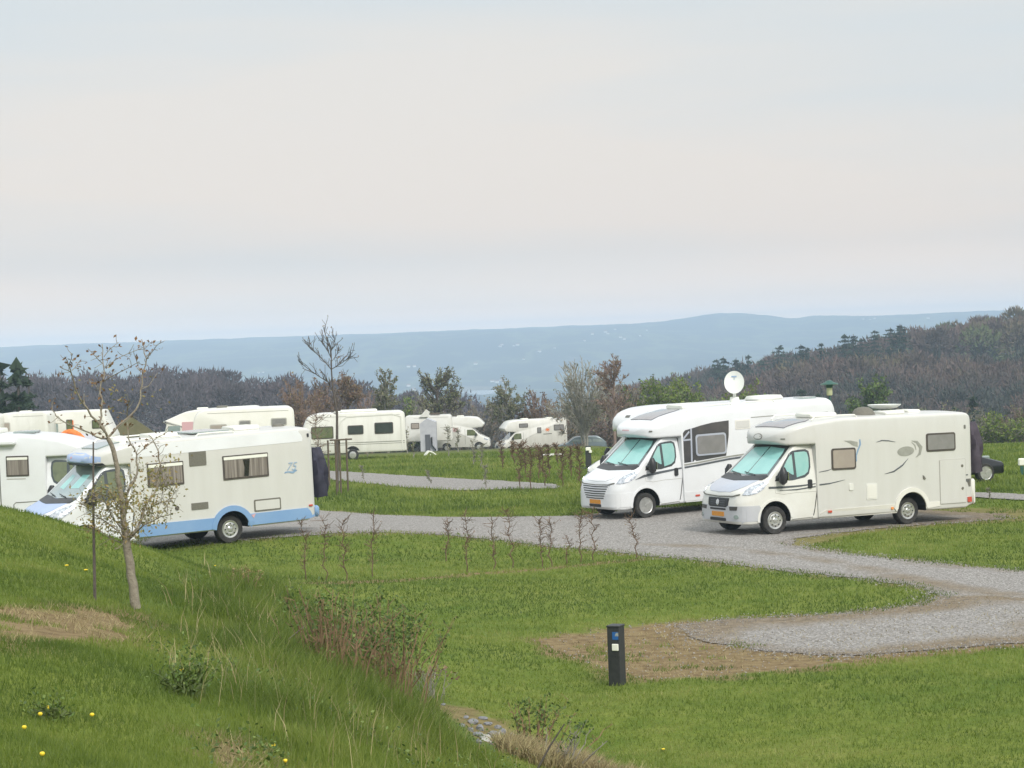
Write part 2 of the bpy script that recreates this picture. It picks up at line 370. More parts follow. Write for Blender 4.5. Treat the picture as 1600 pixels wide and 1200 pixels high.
# roads and worn areas, as outlines on the ground
ROAD = [(180, 868), (300, 852), (430, 840), (500, 836), (600, 832), (700, 836), (780, 845), (870, 856), (960, 863), (1040, 872), (1120, 879), (1250, 895), (1350, 905), (1440, 918), (1472, 931),
        (1440, 946), (1300, 961), (1150, 968), (1060, 978), (1090, 1000), (1200, 1018), (1320, 1026), (1450, 1016), (1640, 1002), (1760, 990), (1760, 905), (1640, 897), (1600, 893), (1450, 880), (1330, 866), (1240, 852), (1235, 843),
        (1350, 828), (1480, 818), (1560, 812), (1580, 803), (1500, 800), (1440, 797), (1300, 790), (1200, 790), (1100, 790), (1000, 795), (905, 806), (800, 808), (700, 808), (600, 805), (500, 798), (300, 800)]
PADN = [(828, 1001), (880, 990), (1000, 976), (1150, 968), (1300, 961), (1440, 946), (1472, 931), (1700, 940), (1700, 1003), (1450, 1022), (1300, 1042), (1150, 1059), (1010, 1064), (950, 1052), (880, 1026)]
PADR = [(1200, 846), (1240, 858), (1350, 832), (1480, 820), (1610, 813), (1760, 806), (1760, 795), (1610, 797), (1440, 790), (1300, 800)]
PATH = [(470, 735), (545, 738), (620, 743), (700, 748), (800, 753), (872, 758), (868, 764), (800, 765), (720, 767), (640, 763), (545, 753), (470, 748)]
PATHR = [(1430, 770), (1530, 771), (1600, 773), (1760, 775), (1760, 786), (1600, 783), (1530, 779), (1430, 777)]
_g0 = gp
def gp(px, py, far=400):
    if px < 320 and 790 < py: return atz(px, py, .3)
    return _g0(px, py, far)
roadp = gpoly(ROAD); gp = _g0
padn, padr, pathp, pathr = gpoly(PADN), gpoly(PADR), gpoly(PATH, 4), gpoly(PATHR, 4)
tallp = gpoly([(225, 905), (330, 878), (430, 905), (560, 965), (700, 1095), (760, 1145), (850, 1230), (330, 1230), (340, 1120), (250, 1060), (215, 985)])
strawp = gpoly([(-60, 950), (120, 948), (230, 962), (235, 1010), (150, 1008), (-60, 1005)])
hedge = [gp(470, 911)[:2], gp(735, 898)[:2], gp(1000, 874)[:2]]
ditch = [gp(700, 1105)[:2], gp(760, 1145)[:2], gp(800, 1170)[:2], gp(940, 1215)[:2]]; ditch2 = [gp(800, 1172)[:2], gp(860, 1198)[:2], gp(950, 1222)[:2]]

stonep = gpoly([(684, 1096), (740, 1108), (800, 1138), (812, 1165), (770, 1176), (722, 1162), (690, 1128)], 3)
strawq = gpoly([(325, 1145), (390, 1158), (425, 1185), (430, 1215), (345, 1215)], 3)
def terrain():
    ys = [-60, -40, -25, -15, -8, -3, 0, 3]; y = 5.
    while y < 80: ys.append(y); y += max(.06, y * .0036)
    while y < 300: ys.append(y); y *= 1.008
    while y < 5800: ys.append(y); y *= 1.012
    ys = np.array(ys)
    q = np.concatenate([[-6, -4, -2.5, -1.6, -1.1, -.8, -.6], np.arange(-.48, -.27, .012), np.arange(-.27, .27, .0022), np.arange(.27, .48, .012), [.6, .8, 1.1, 1.6, 2.5, 4, 6]])
    g = np.maximum(ys, 9.); g = np.where(ys > 300, ys, g)
    X = q[None] * g[:, None]; X = np.clip(X, -6400, 6400); Y = np.repeat(ys[:, None], len(q), 1)
    # sheet corners spread wide
    Z = height(X, Y)
    n, m = X.shape; idx = np.arange(n * m).reshape(n, m)
    F = np.stack([idx[:-1, :-1], idx[:-1, 1:], idx[1:, 1:], idx[1:, :-1]], -1).reshape(-1, 4)
    P = np.stack([X.ravel(), Y.ravel()], 1)
    near = np.nonzero((P[:, 1] > 4) & (P[:, 1] < 130) & (np.abs(P[:, 0]) < 40))[0]; Q = P[near]
    straw = np.zeros(len(P)); tall = np.zeros(len(P))
    nf = fbm(Q[:, 0] * 1.7, Q[:, 1] * 1.7, 4, 21)
    s = np.zeros(len(Q))
    for pl, wd, amt in ((strawp, .5, 1), (strawq, .4, .8), (padn, .3, 1.), (padr, .3, .6)):
        d = polydist(Q, pl); ins = inpoly(Q, pl); sd = np.where(ins, d, -d)
        s = np.maximum(s, amt * smooth(-wd, wd * .6, sd + (nf - .47) * 1.2))
    for ln, wd, amt in ((hedge, .34, .95), (ditch, .55, .8)):
        s = np.maximum(s, amt * (1 - smooth(wd * .4, wd, polydist(Q, ln, False) + (nf - .47) * .7)))
    for pl in (roadp, pathp): s = np.maximum(s, .55 * (1 - smooth(0, .5, polydist(Q, pl) + (nf - .47) * 1.4)))
    straw[near] = s
    d = polydist(Q, tallp); tall[near] = smooth(-.5, .4, np.where(inpoly(Q, tallp), d, -d))
    far = smooth(95, 200, P[:, 1])
    return npmesh('ground', np.stack([X.ravel(), Y.ravel(), Z.ravel()], 1), F, groundmat(), dict(straw=straw, tall=tall, far=far), smooth=True)
def ramp(t, fac, stops):
    r = N(t, 'ShaderNodeValToRGB'); L(t, fac, r.inputs[0])
    el = r.color_ramp.elements; el[0].position, el[0].color = stops[0][0], (*stops[0][1], 1); el[1].position, el[1].color = stops[-1][0], (*stops[-1][1], 1)
    for p, c in stops[1:-1]: e = el.new(p); e.color = (*c, 1)
    return r.outputs[0]
def mixc(t, fac, a, b, mode='MIX'):
    m = N(t, 'ShaderNodeMixRGB', blend_type=mode)
    for i, s in ((0, fac), (1, a), (2, b)):
        if hasattr(s, 'is_linked'): L(t, s, m.inputs[i])
        else: m.inputs[i].default_value = s if i == 0 else (*s, 1)
    return m.outputs[0]
def noise(t, vec, sc_, det=4, rough=.6):
    n = N(t, 'ShaderNodeTexNoise', Scale=float(sc_), Detail=float(det), Roughness=rough); L(t, vec, n.inputs['Vector']); return n.outputs[0]
def groundmat():
    m = bpy.data.materials.new('ground'); m.use_nodes = True; t = m.node_tree; b = t.nodes['Principled BSDF']
    b.inputs['Roughness'].default_value = .95; b.inputs['Specular IOR Level'].default_value = .15
    v = N(t, 'ShaderNodeTexCoord').outputs['Object']
    big = noise(t, v, .22, 4); mid = noise(t, v, 1.6, 5); fine = noise(t, v, 14, 4, .7)
    g1 = ramp(t, big, [(.3, (.085, .14, .018)), (.5, (.130, .174, .027)), (.7, (.20, .225, .045))])
    g2 = ramp(t, mid, [(.3, (.075, .13, .016)), (.5, (.130, .174, .027)), (.72, (.21, .23, .055))])
    g = mixc(t, .55, g1, g2)
    g = mixc(t, .6, g, ramp(t, fine, [(.25, (.30, .30, .28)), (.5, (.5, .5, .5)), (.8, (.78, .74, .66))]), 'OVERLAY')
    st = N(t, 'ShaderNodeAttribute', attribute_name='straw').outputs['Fac']
    ta = N(t, 'ShaderNodeAttribute', attribute_name='tall').outputs['Fac']
    fa = N(t, 'ShaderNodeAttribute', attribute_name='far').outputs['Fac']
    sc2 = ramp(t, noise(t, v, 5, 6, .7), [(.25, (.085, .055, .03)), (.45, (.19, .135, .068)), (.6, (.26, .195, .10)), (.8, (.12, .12, .04))])
    g = mixc(t, ta, g, (.095, .14, .026))
    g = mixc(t, st, g, sc2)
    mpf = N(t, 'ShaderNodeMapping'); mpf.inputs['Scale'].default_value = (1.0, .45, 1.0); L(t, v, mpf.inputs[0])
    fc = ramp(t, noise(t, mpf.outputs[0], .0045, 7, .62), [(.34, (.012, .022, .016)), (.47, (.022, .032, .018)), (.52, (.10, .12, .05)), (.56, (.03, .04, .02)), (.62, (.02, .03, .018)), (.66, (.15, .13, .08)), (.72, (.035, .045, .022))])
    mf = ramp(t, noise(t, v, .05, 5, .65), [(.3, (.055, .065, .022)), (.5, (.085, .088, .03)), (.7, (.12, .10, .045))])
    fd = N(t, 'ShaderNodeMapRange'); px = N(t, 'ShaderNodeSeparateXYZ'); L(t, v, px.inputs[0]); L(t, px.outputs[1], fd.inputs[0])
    fd.inputs[1].default_value = 500; fd.inputs[2].default_value = 1200
    g = mixc(t, fa, g, mixc(t, fd.outputs[0], mf, fc))
    L(t, g, b.inputs['Base Color'])
    bp = N(t, 'ShaderNodeBump', Strength=.7, Distance=.05); L(t, noise(t, v, 22, 3), bp.inputs['Height']); L(t, bp.outputs[0], b.inputs['Normal'])
    return m
gr = tag(terrain(), kind='structure')

def gravelmat(name, dirt):
    m = bpy.data.materials.new(name); m.use_nodes = True; t = m.node_tree; b = t.nodes['Principled BSDF']
    b.inputs['Roughness'].default_value = .9
    v = N(t, 'ShaderNodeTexCoord').outputs['Object']
    vo = N(t, 'ShaderNodeTexVoronoi', Scale=30.0); L(t, v, vo.inputs['Vector'])
    sp = N(t, 'ShaderNodeSeparateColor'); L(t, vo.outputs['Color'], sp.inputs[0])
    c = ramp(t, sp.outputs[0], [(0, (.175, .16, .145)), (.45, (.255, .238, .22)), (.8, (.325, .305, .285)), (1, (.45, .43, .405))])
    dn = noise(t, v, .5, 6, .65)
    a = N(t, 'ShaderNodeAttribute', attribute_name='dirt').outputs['Fac']
    ad = N(t, 'ShaderNodeMath', operation='ADD'); L(t, dn, ad.inputs[0]); L(t, a, ad.inputs[1])
    mask = ramp(t, ad.outputs[0], [(.62, (0, 0, 0)), (.95, (1, 1, 1))])
    dc = ramp(t, noise(t, v, 7, 5, .7), [(.3, (.10, .075, .045)), (.5, (.20, .155, .10)), (.7, (.28, .22, .15))])
    mm = N(t, 'ShaderNodeMixRGB'); L(t, mask, mm.inputs[0]); L(t, c, mm.inputs[1]); L(t, dc, mm.inputs[2])
    L(t, mm.outputs[0], b.inputs['Base Color'])
    bp = N(t, 'ShaderNodeBump', Strength=.8, Distance=.03); L(t, vo.outputs['Distance'], bp.inputs['Height']); L(t, bp.outputs[0], b.inputs['Normal'])
    return m
M['gravel'] = gravelmat('gravel', 0)
def drape(name, poly, mt, dz, step, dirtfn):
    P = []
    for i in range(len(poly)):
        a, b = np.array(poly[i - 1]), np.array(poly[i]); n = max(1, int(np.hypot(*(b - a)) / step))
        for k in range(n): P.append(a + (b - a) * k / n)
    P = np.array(P); nn = np.stack([fbm(P[:, 0] * 2.2, P[:, 1] * 2.2, 4, 31), fbm(P[:, 0] * 2.2 + 50, P[:, 1] * 2.2, 4, 37)], 1) - .47
    P = P + nn * .55
    lo, hi = P.min(0), P.max(0); gx, gy = np.meshgrid(np.arange(lo[0], hi[0], step * 1.6), np.arange(lo[1], hi[1], step * 1.6))
    G = np.stack([gx.ravel(), gy.ravel()], 1); G = G[inpoly(G, P)]; G = G[polydist(G, list(P)) > step * .5]
    V = [Vector(p) for p in np.r_[P, G]]; n = len(P)
    r = delaunay_2d_cdt(V, [(i, (i + 1) % n) for i in range(n)], [tuple(range(n))], 1, 1e-5)
    vs = np.array([tuple(p) for p in r[0]]); F = np.array([f for f in r[2] if len(f) == 3])
    z = height(vs[:, 0], vs[:, 1]) + dz
    return tag(npmesh(name, np.c_[vs, z], F, mt, dict(dirt=dirtfn(vs))), kind='structure')
_padx = gp(1120, 990)[0]
def road_dirt(v):
    d = polydist(v, roadp); o = .30 * (1 - smooth(0, 1.2, d)) - .1
    o += .45 * inpoly(v, padn) * (1 - smooth(.3, 2.2, polydist(v, [p for p in padn if p[1] < 1e9]))) + .30 * inpoly(v, padn) * (1 - smooth(gp(1060, 1000)[0], gp(1250, 1000)[0], v[:, 0]))
    o += .42 * smooth(gp(1250, 800)[0] , gp(1480, 800)[0], v[:, 0]) * (v[:, 1] > 50)
    ln = [gp(1000, 850)[:2], gp(1150, 858)[:2], gp(1300, 878)[:2], gp(1600, 935)[:2]]
    o += .38 * (1 - smooth(.1, .7, polydist(v, ln, False)))
    return o
drape('gravel_road', roadp, 'gravel', .014, .22, road_dirt)
drape('gravel_path', pathp, 'gravel', .03, .3, lambda v: np.full(len(v), -.25))
drape('footpath', pathr, 'gravel', .03, .3, lambda v: np.full(len(v), -.25))

# ------------------------------------------------------------------ vehicles (local axes: x forward, y left, z up; s = -x is the distance behind the front bumper)
def pl(s, tab, k): return float(np.interp(s, [t[0] for t in tab], [t[k] for t in tab]))
def ring(s, zb, zt, w, r=.08, rb=.05, crown=.02, tum=(1.2, .15), wt=None):
    """closed cross-section at x = -s"""
    W_ = lambda z: w - max(0, z - tum[0]) * tum[1]
    h = [];
    for k in range(4): h.append((max(w - rb, .01) * k / 4, zb))
    for k in range(5): a = math.pi / 2 * k / 4; h.append((W_(zb) - rb + rb * math.sin(a), zb + rb - rb * math.cos(a)))
    z0, z1 = zb + rb, zt - r
    for k in range(1, 8): z = z0 + (z1 - z0) * k / 8; h.append((W_(z), z))
    wt_ = W_(z1)
    for k in range(6): a = math.pi / 2 * k / 5; h.append((wt_ - r + r * math.cos(a), z1 + r * math.sin(a)))
    for k in range(1, 5): y = (wt_ - r) * (1 - k / 5); h.append((y, zt + crown * (1 - (y / max(wt_ - r, .01)) ** 2)))
    h = [(max(y, 0), z) for y, z in h]
    right = [(-s, -y, z) for y, z in h]; left = [(-s, y, z) for y, z in h[1:]]
    return right + [(-s, 0, zt + crown)] + left[::-1]
def loft_s(b, st, fn, mi=0):
    b.loft([fn(s) for s in st], mi)
class Surf:
    """shell to lay panels on; the panels are real sheets with their own thickness"""
    def __init__(s, objs):
        vs = []; fs = []
        for o in objs:
            n = len(vs); vs += [v.co.copy() for v in o.data.vertices]; fs += [[i + n for i in p.vertices] for p in o.data.polygons]
        s.t = BVHTree.FromPolygons(vs, fs)
    def hit(s, a, b, proj):
        if proj == 'L': o, d = (-a, 4, b), (0, -1, 0)
        elif proj == 'Rt': o, d = (-a, -4, b), (0, 1, 0)
        elif proj == 'F': o, d = (4, a, b), (-1, 0, 0)
        elif proj == 'Bk': o, d = (-14, a, b), (1, 0, 0)
        else: o, d = (-a, b, 6), (0, 0, -1)
        h = s.t.ray_cast(Vector(o), Vector(d))
        if h[0] is None: return None
        n = h[1]; n = n if n.dot(Vector(d)) < 0 else -n
        return h[0], n
    def panel(s, name, parent, m, poly, proj='L', off=.006, step=.12, b=None, mi=0):
        P = []
        for i in range(len(poly)):
            a, c = Vector(poly[i - 1]), Vector(poly[i]); n = max(1, int((c - a).length / step))
            for k in range(n): P.append(a.lerp(c, k / n))
        n = len(P); xs = [p.x for p in P]; ys = [p.y for p in P]; G = []
        gx = np.arange(min(xs) + step / 2, max(xs), step); gy = np.arange(min(ys) + step / 2, max(ys), step)
        if len(gx) and len(gy):
            g = np.array([(x, y) for x in gx for y in gy]); pp = [tuple(p) for p in P]
            g = g[inpoly(g, pp)] if len(g) else g
            if len(g): g = g[polydist(g, pp) > step * .35]
            G = [Vector(q) for q in g]
        r = delaunay_2d_cdt(P + G, [(i, (i + 1) % n) for i in range(n)], [tuple(range(n))], 1, 1e-6)
        top = []; bot = []; ok = []
        for v in r[0]:
            h = s.hit(v.x, v.y, proj)
            if h is None: top.append(None); bot.append(None)
            else: top.append(h[0] + h[1] * off); bot.append(h[0] - h[1] * .004)
        own = b is None; b = b or MB(); fs = [f for f in r[2] if all(top[i] is not None for i in f)]
        # drop faces that jump across a silhouette
        fs = [f for f in fs if max((top[f[i]] - top[f[i - 1]]).length for i in range(len(f))) < step * 5 + .1]
        cnt = {}
        for f in fs:
            for i in range(len(f)): e = (f[i - 1], f[i]); cnt[e] = 1
        o = {}; vs = []
        for i in sorted({i for f in fs for i in f}): o[i] = len(vs); vs += [top[i], bot[i]]
        F = [tuple(o[i] for i in f) for f in fs]
        for (a, c) in cnt:
            if (c, a) not in cnt: F.append((o[a], o[a] + 1, o[c] + 1, o[c]))
        b.add(vs, F, mi)
        return b.build(name, m, parent, 40) if own else b
def rr(s0, z0, s1, z1, r=.06, n=4):
    out = []
    for cx, cz, a0 in ((s1 - r, z1 - r, 0), (s0 + r, z1 - r, 90), (s0 + r, z0 + r, 180), (s1 - r, z0 + r, 270)):
        for k in range(n + 1): a = R(a0 + 90 * k / n); out.append((cx + r * math.cos(a), cz + r * math.sin(a)))
    return out
def ell(cx, cy, a, b, n=20, rot=0): return [(cx + a * math.cos(t) * math.cos(rot) - b * math.sin(t) * math.sin(rot), cy + a * math.cos(t) * math.sin(rot) + b * math.sin(t) * math.cos(rot)) for t in [2 * math.pi * k / n for k in range(n)]]
def strip(pts, w):
    pts = [Vector(p) for p in pts]; l = []; r = []
    if not isinstance(w, (list, tuple)): w = [w] * len(pts)
    for i, p in enumerate(pts):
        d = (pts[min(i + 1, len(pts) - 1)] - pts[max(i - 1, 0)]).normalized(); n = Vector((-d.y, d.x)) * w[i] / 2
        l.append(p + n); r.append(p - n)
    return [tuple(p) for p in l + r[::-1]]
def carve(o, cyl):
    """cut wheel arches: cyl = list of (s, z, radius, y0, y1)"""
    for s_, z_, r_, y0, y1 in cyl:
        c = MB(); c.lathe([(r_, y0), (r_, y1)], 32, (-s_, 0, z_), 'y'); pass
        co_ = c.build('cutter', 'arch', o.parent)
        md = o.modifiers.new('b', 'BOOLEAN'); md.object = co_; md.operation = 'DIFFERENCE'; md.solver = 'EXACT'
        md.material_mode = 'TRANSFER'
        bpy.context.view_layer.update(); dg = bpy.context.evaluated_depsgraph_get(); me = bpy.data.meshes.new_from_object(o.evaluated_get(dg))
        o.modifiers.clear(); old = o.data; me.name = o.name; o.data = me; bpy.data.meshes.remove(old)
        cm = co_.data; bpy.data.objects.remove(co_); bpy.data.meshes.remove(cm)
    o.data.set_sharp_from_angle(angle=R(32))
def wheel(root, s_, y, r=.34, style='cap', w=.23):
    sg = 1 if y > 0 else -1
    b = MB(); rw = .2
    b.lathe([(rw, -w * .5), (r - .02, -w * .5), (r, -w * .38), (r, w * .38), (r - .02, w * .5), (rw + .03, w * .5), (rw, w * .42)], 36, (0, 0, 0), 'y')
    t = b.build('tyre', 'rubber', root, 35)
    t.location = (-s_, y - sg * w * .5, r)
    if sg < 0: t.rotation_euler = (0, 0, math.pi)
    c = MB(); f = w * .5 - .035
    if style == 'cap':
        c.lathe([(.0, f + .05), (.05, f + .05), (.075, f + .035), (.13, f + .045), (.165, f + .03), (.205, f + .04), (.222, f + .02), (.215, f - .02), (0, f - .02)], 36, (0, 0, 0), 'y', 0)
        for k in range(8):
            a = 2 * math.pi * k / 8; c.lathe([(.017, f), (.017, f + .052)], 8, (.135 * math.cos(a), 0, .135 * math.sin(a)), 'y', 1)
        for k in range(5):
            a = 2 * math.pi * k / 5 + .3; c.lathe([(.011, f), (.011, f + .058)], 6, (.062 * math.cos(a), 0, .062 * math.sin(a)), 'y', 2)
        c.build('rim', ['rim', 'black', 'chrome'], t, 35)
    else:
        c.lathe([(0, f - .03), (.222, f - .03), (.222, f + .0), (0, f)], 32, (0, 0, 0), 'y', 1)
        c.lathe([(.195, f + .03), (.215, f + .045), (.228, f + .02), (.22, f - .02), (.195, f)], 36, (0, 0, 0), 'y', 0)
        for k in range(5):
            a = 2 * math.pi * k / 5 + .2; u = Vector((math.cos(a), 0, math.sin(a))); v = Vector((-math.sin(a), 0, math.cos(a)))
            ps = [u * .03 - v * .022, u * .20 - v * .036, u * .20 + v * .036, u * .03 + v * .022]
            lo = [p + Vector((0, f, 0)) for p in ps]; hi = [p + Vector((0, f + .035, 0)) for p in ps]
            c.loft([lo, hi], 0)
        c.lathe([(0, f + .045), (.04, f + .045), (.05, f)], 16, (0, 0, 0), 'y', 0)
        c.build('rim', ['rim', 'black'], t, 35)
    return t
CABW = [(0, .60), (.02, .72), (.06, .82), (.12, .90), (.22, .97), (.35, 1.01), (.55, 1.03), (2.25, 1.03)]
CABT = [(0, .73), (.03, .90), (.06, 1.0), (.12, 1.07), (.25, 1.15), (.45, 1.24), (.65, 1.32), (.78, 1.37), (.84, 1.39), (1.64, 2.10), (1.72, 2.13), (2.25, 2.15)]
CABB = [(0, .34), (.06, .28), (.3, .26), (.6, .29), (2.25, .30)]
CABR = [(0, .09), (.1, .16), (.4, .24), (.7, .2), (.84, .05), (1.64, .06), (2.25, .08)]
def cab_section(s_):
    zt = pl(s_, CABT, 1)
    k = min(1, s_ / .85)
    return ring(s_, pl(s_, CABB, 1), zt, pl(s_, CABW, 1), min(pl(s_, CABR, 1), .3), .06, .035 if s_ < .84 else .03, (.76 + .46 * k, .75 - .595 * k))
CABS = [0, .02, .04, .06, .09, .12, .17, .22, .28, .35, .45, .55, .65, .72, .78, .84, .9, 1.0, 1.1, 1.2, 1.3, 1.4, 1.5, 1.58, 1.64, 1.72, 1.9, 2.1, 2.25]
GLASS_DOOR = [(.97, 1.29), (1.08, 1.45), (1.30, 1.74), (1.47, 1.93), (1.56, 1.99), (1.75, 2.015), (1.96, 2.02), (2.05, 1.97), (2.07, 1.82), (2.055, 1.58), (1.99, 1.42), (1.86, 1.34), (1.5, 1.285)]
def cab(root, sp):
    b = MB(); loft_s(b, CABS, cab_section)
    body = b.build('cab', [sp['paint'], 'arch'], root, 30)
    sf = Surf([body])
    carve(body, [(.95, .36, .455, .72, 1.4), (.95, .36, .455, -1.4, -.72)])
    P = lambda *a, **k: sf.panel(*a, **k)
    # bumper
    bb = MB()
    P('bumper', root, None, [(-1.1, .20), (1.1, .20), (1.1, .72), (-1.1, .72)], 'F', .015, .1, b=bb)
    for pj in ('L', 'Rt'):
        P('', root, None, [(.1, .2), (.52, .2), (.52, .42), (.57, .62), (.5, .73), (.1, .72)], pj, .014, .1, b=bb)
    bb.build('bumper', sp['bumper'], root, 40)
    # bonnet
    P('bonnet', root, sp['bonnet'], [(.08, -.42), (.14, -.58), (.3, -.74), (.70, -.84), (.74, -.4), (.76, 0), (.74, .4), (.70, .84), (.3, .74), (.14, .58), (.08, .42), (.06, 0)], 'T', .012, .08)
    # windscreen with black surround, cowl and screens behind the glass
    P('windscreen', root, sp['glass'], [(-.93, 1.345), (0, 1.30), (.93, 1.345), (.79, 1.95), (.74, 2.10), (0, 2.12), (-.74, 2.10), (-.79, 1.95)], 'F', .006, .09)
    for q, pg in enumerate(sp.get('screens', [])):
        P('sun_screen', root, 'screen', pg, 'F', .012, .09)
    P('cowl', root, 'black', [(-.90, 1.32), (0, 1.285), (.90, 1.32), (.93, 1.40), (.86, 1.43), (0, 1.385), (-.86, 1.43), (-.93, 1.40)], 'F', .018, .09)
    for y0 in (-.15, .45):
        b = MB(); pts = []
        for k in range(6):
            h = sf.hit(y0 - .11 * k, 1.40 + .012 * k, 'F')
            if h: pts.append(h[0] + h[1] * .035)
        if len(pts) > 2: b.tube(pts, .012, 5); b.build('wiper', 'black', root)
    for sd_, pj in ((1, 'L'), (-1, 'Rt')):
        if sd_ < 0 and sp.get('left_only'): continue
        # headlamp
        P('headlight', root, 'headlamp', [(.14, .985), (.22, 1.09), (.36, 1.17), (.55, 1.235), (.74, 1.29), (.77, 1.25), (.62, 1.11), (.45, 1.02), (.28, .985)], pj, .02, .06)
        # door: glass, seams, handle
        P('door_trim', root, 'black', strip([(2.17, 2.09), (2.205, 1.6), (2.20, 1.0), (2.12, .55), (2.06, .33)], .022), pj, .004, .1)
        P('door_seam', root, 'seam', strip([(2.06, .36), (1.45, .34)], .012), pj, .004, .1)
        P('door_seam', root, 'softseam', strip([(2.19, .98), (1.6, .985), (1.22, .96), (.98, 1.0), (.95, 1.2)], .010), pj, .003, .1)
        d = P('side_window', root, sp['sideglass'], GLASS_DOOR, pj, .008, .09)
        P('window_screen', d, sp['sidescreen'], [(1.62, 1.35), (1.85, 1.40), (1.96, 1.47), (2.005, 1.6), (2.02, 1.82), (1.99, 1.94), (1.92, 1.965), (1.62, 1.955)], pj, .013, .09)
        P('window_screen', d, sp['sidescreen'], [(1.22, 1.53), (1.36, 1.5), (1.50, 1.42), (1.54, 1.42), (1.54, 1.91), (1.48, 1.88), (1.36, 1.74)], pj, .013, .09)
        P('door_handle', root, 'black', rr(1.93, 1.07, 2.05, 1.28, .035), pj, .03, .08)
        # mirror
        b = MB(); h = sf.hit(1.05, 1.40, pj); y0 = h[0].y
        b.tube([(-1.04, y0, 1.36), (-1.12, y0 + sd_ * .12, 1.38)], [.06, .05], 8)
        b.tube([(-1.10, y0 + sd_ * .16, 1.22), (-1.10, y0 + sd_ * .185, 1.27), (-1.11, y0 + sd_ * .19, 1.50), (-1.115, y0 + sd_ * .17, 1.62)], [.05, .105, .105, .05], 10)
        mr = b.build('mirror', 'black', root, 50)
        b = MB(); b.box(-1.235, y0 + sd_ * .14, 1.30, -1.205, y0 + sd_ * .255, 1.52, 0, .008); b.build('mirror_glass', 'chrome', mr)
        # arch flare
        pts = [(.95 + .48 * math.cos(R(a)), .36 + .48 * math.sin(R(a))) for a in range(-8, 189, 12)]
        P('wheel_arch_trim', root, sp['paint'], strip(pts, .05), pj, .022, .08)
    # grille, plate, badge
    if sp['grille'] == 'bars':
        gb = P('grille', root, 'purewhite', [(-.64, .93), (.64, .93), (.44, .55), (-.44, .55)], 'F', .02, .08)
        for k in range(6):
            z = .90 - k * .062; w = .60 - k * .035
            P('grille_slot', gb, 'black', strip([(-w, z), (0, z - .012), (w, z)], .028), 'F', .026, .1)
        P('plate', root, 'plate', rr(-.26, .43, .26, .54, .01, 1), 'F', .03, .1)
        P('lower_intake', root, 'black', rr(-.28, .34, .28, .42, .03), 'F', .026, .1)
    elif sp['grille'] == 'low':
        P('grille', root, 'black', [(-.44, .90), (.44, .90), (.42, .72), (.36, .68), (-.36, .68), (-.42, .72)], 'F', .02, .08)
        g = P('badge', root, 'chrome', ell(0, .79, .065, .075), 'F', .032, .1)
        for z in (.73, .78, .83): P('grille_bar', root, 'stripe', strip([(-.31, z), (-.08, z)], .012), 'F', .026, .1); P('grille_bar', root, 'stripe', strip([(.08, z), (.31, z)], .012), 'F', .026, .1)
        P('lower_intake', root, 'black', rr(-.34, .61, .34, .655, .02), 'F', .026, .1)
        for q in (-1, 1): P('fog_lamp', root, 'darkpanel', [(q * .50, .70), (q * .78, .71), (q * .76, .62), (q * .52, .61)], 'F', .024, .08)
        P('plate', root, 'plate', rr(-.26, .455, .26, .565, .01, 1), 'F', .03, .1)
        P('lower_intake', root, 'black', rr(-.34, .345, .34, .42, .03), 'F', .03, .1)
        for q in (-1, 1): P('fog_lamp', root, 'glassgrey', ell(q * .74, .46, .07, .05), 'F', .026, .08)
    P('bonnet_seam', root, 'seam', [(-.80, 1.01), (-.6, .965), (0, .945), (.6, .965), (.80, 1.01), (.80, .985), (.6, .94), (0, .922), (-.6, .94), (-.80, .985)], 'F', .022, .08)
    for y in (1.03, -1.03): wheel(root, .95, y, .34, sp['wheel'])
    return body, sf
def house(root, name, paint, top, L_, skirt=.32, w=1.15, r=.09, podz=2.13, pod_s=.98, tailr=.15, step=2.2, archs=4.985, archr=.45):
    """coach body with the nose over the cab; top = [(s, z)] roof line"""
    podw = [(pod_s, .22), (pod_s + .03, .48), (pod_s + .09, .70), (pod_s + .2, .86), (pod_s + .38, .97), (pod_s + .7, 1.04), (pod_s + 1.05, 1.09), (step + .35, w)]
    S = sorted({pod_s, pod_s + .015, pod_s + .03, pod_s + .06, pod_s + .09, pod_s + .14, pod_s + .2, pod_s + .28, pod_s + .38, pod_s + .55, pod_s + .7, pod_s + .85, pod_s + 1.0, step - .04, step, step + .35, 3.0, 3.5, 4, 5, 6, L_ - .25, L_ - .12, L_ - .05, L_ - .015, L_})
    rows = []
    for s_ in S:
        zt = float(np.interp(s_, [t[0] for t in top], [t[1] for t in top])); k = max(0, (s_ - (L_ - .25)) / .25)
        ww = pl(s_, podw, 1) - (1 - math.sqrt(max(0, 1 - k * k))) * .10; zt -= (1 - math.sqrt(max(0, 1 - k * k))) * tailr
        if s_ < step: zb = podz + .11 * max(0, 1 - (s_ - pod_s) / .22) ** 1.5
        else: zb = skirt + (.06 if s_ > L_ - .13 else 0)
        rad = min(r if s_ > 1.7 else r + .10 * (1.7 - s_), (zt - zb) * .45)
        rows.append(ring(s_, zb, zt, ww, rad, min(.05, (zt - zb) * .3), .03, (2.3, .06)))
    b = MB(); b.loft(rows); o = b.build(name, [paint, 'arch'], root, 30); sf = Surf([o])
    carve(o, [(archs, .36, archr, .70, 1.5), (archs, .36, archr, -1.5, -.70)])
    return o, sf
def window(sf, root, s0, z0, s1, z1, pane='blindgrey', frame='winframe', r=.06, fw=.045, proj='L', rollo=None, name='window'):
    f = sf.panel(name, root, frame, rr(s0, z0, s1, z1, r), proj, .018, .25)
    sf.panel('pane', f, pane, rr(s0 + fw, z0 + fw, s1 - fw, z1 - fw, max(r - fw * .5, .015)), proj, .025, .25)
    if rollo: sf.panel('blind_cassette', f, rollo, rr(s0 + fw * .6, z1 - .1, s1 - fw * .6, z1 - .03, .01, 1), proj, .035, .25)
    return f
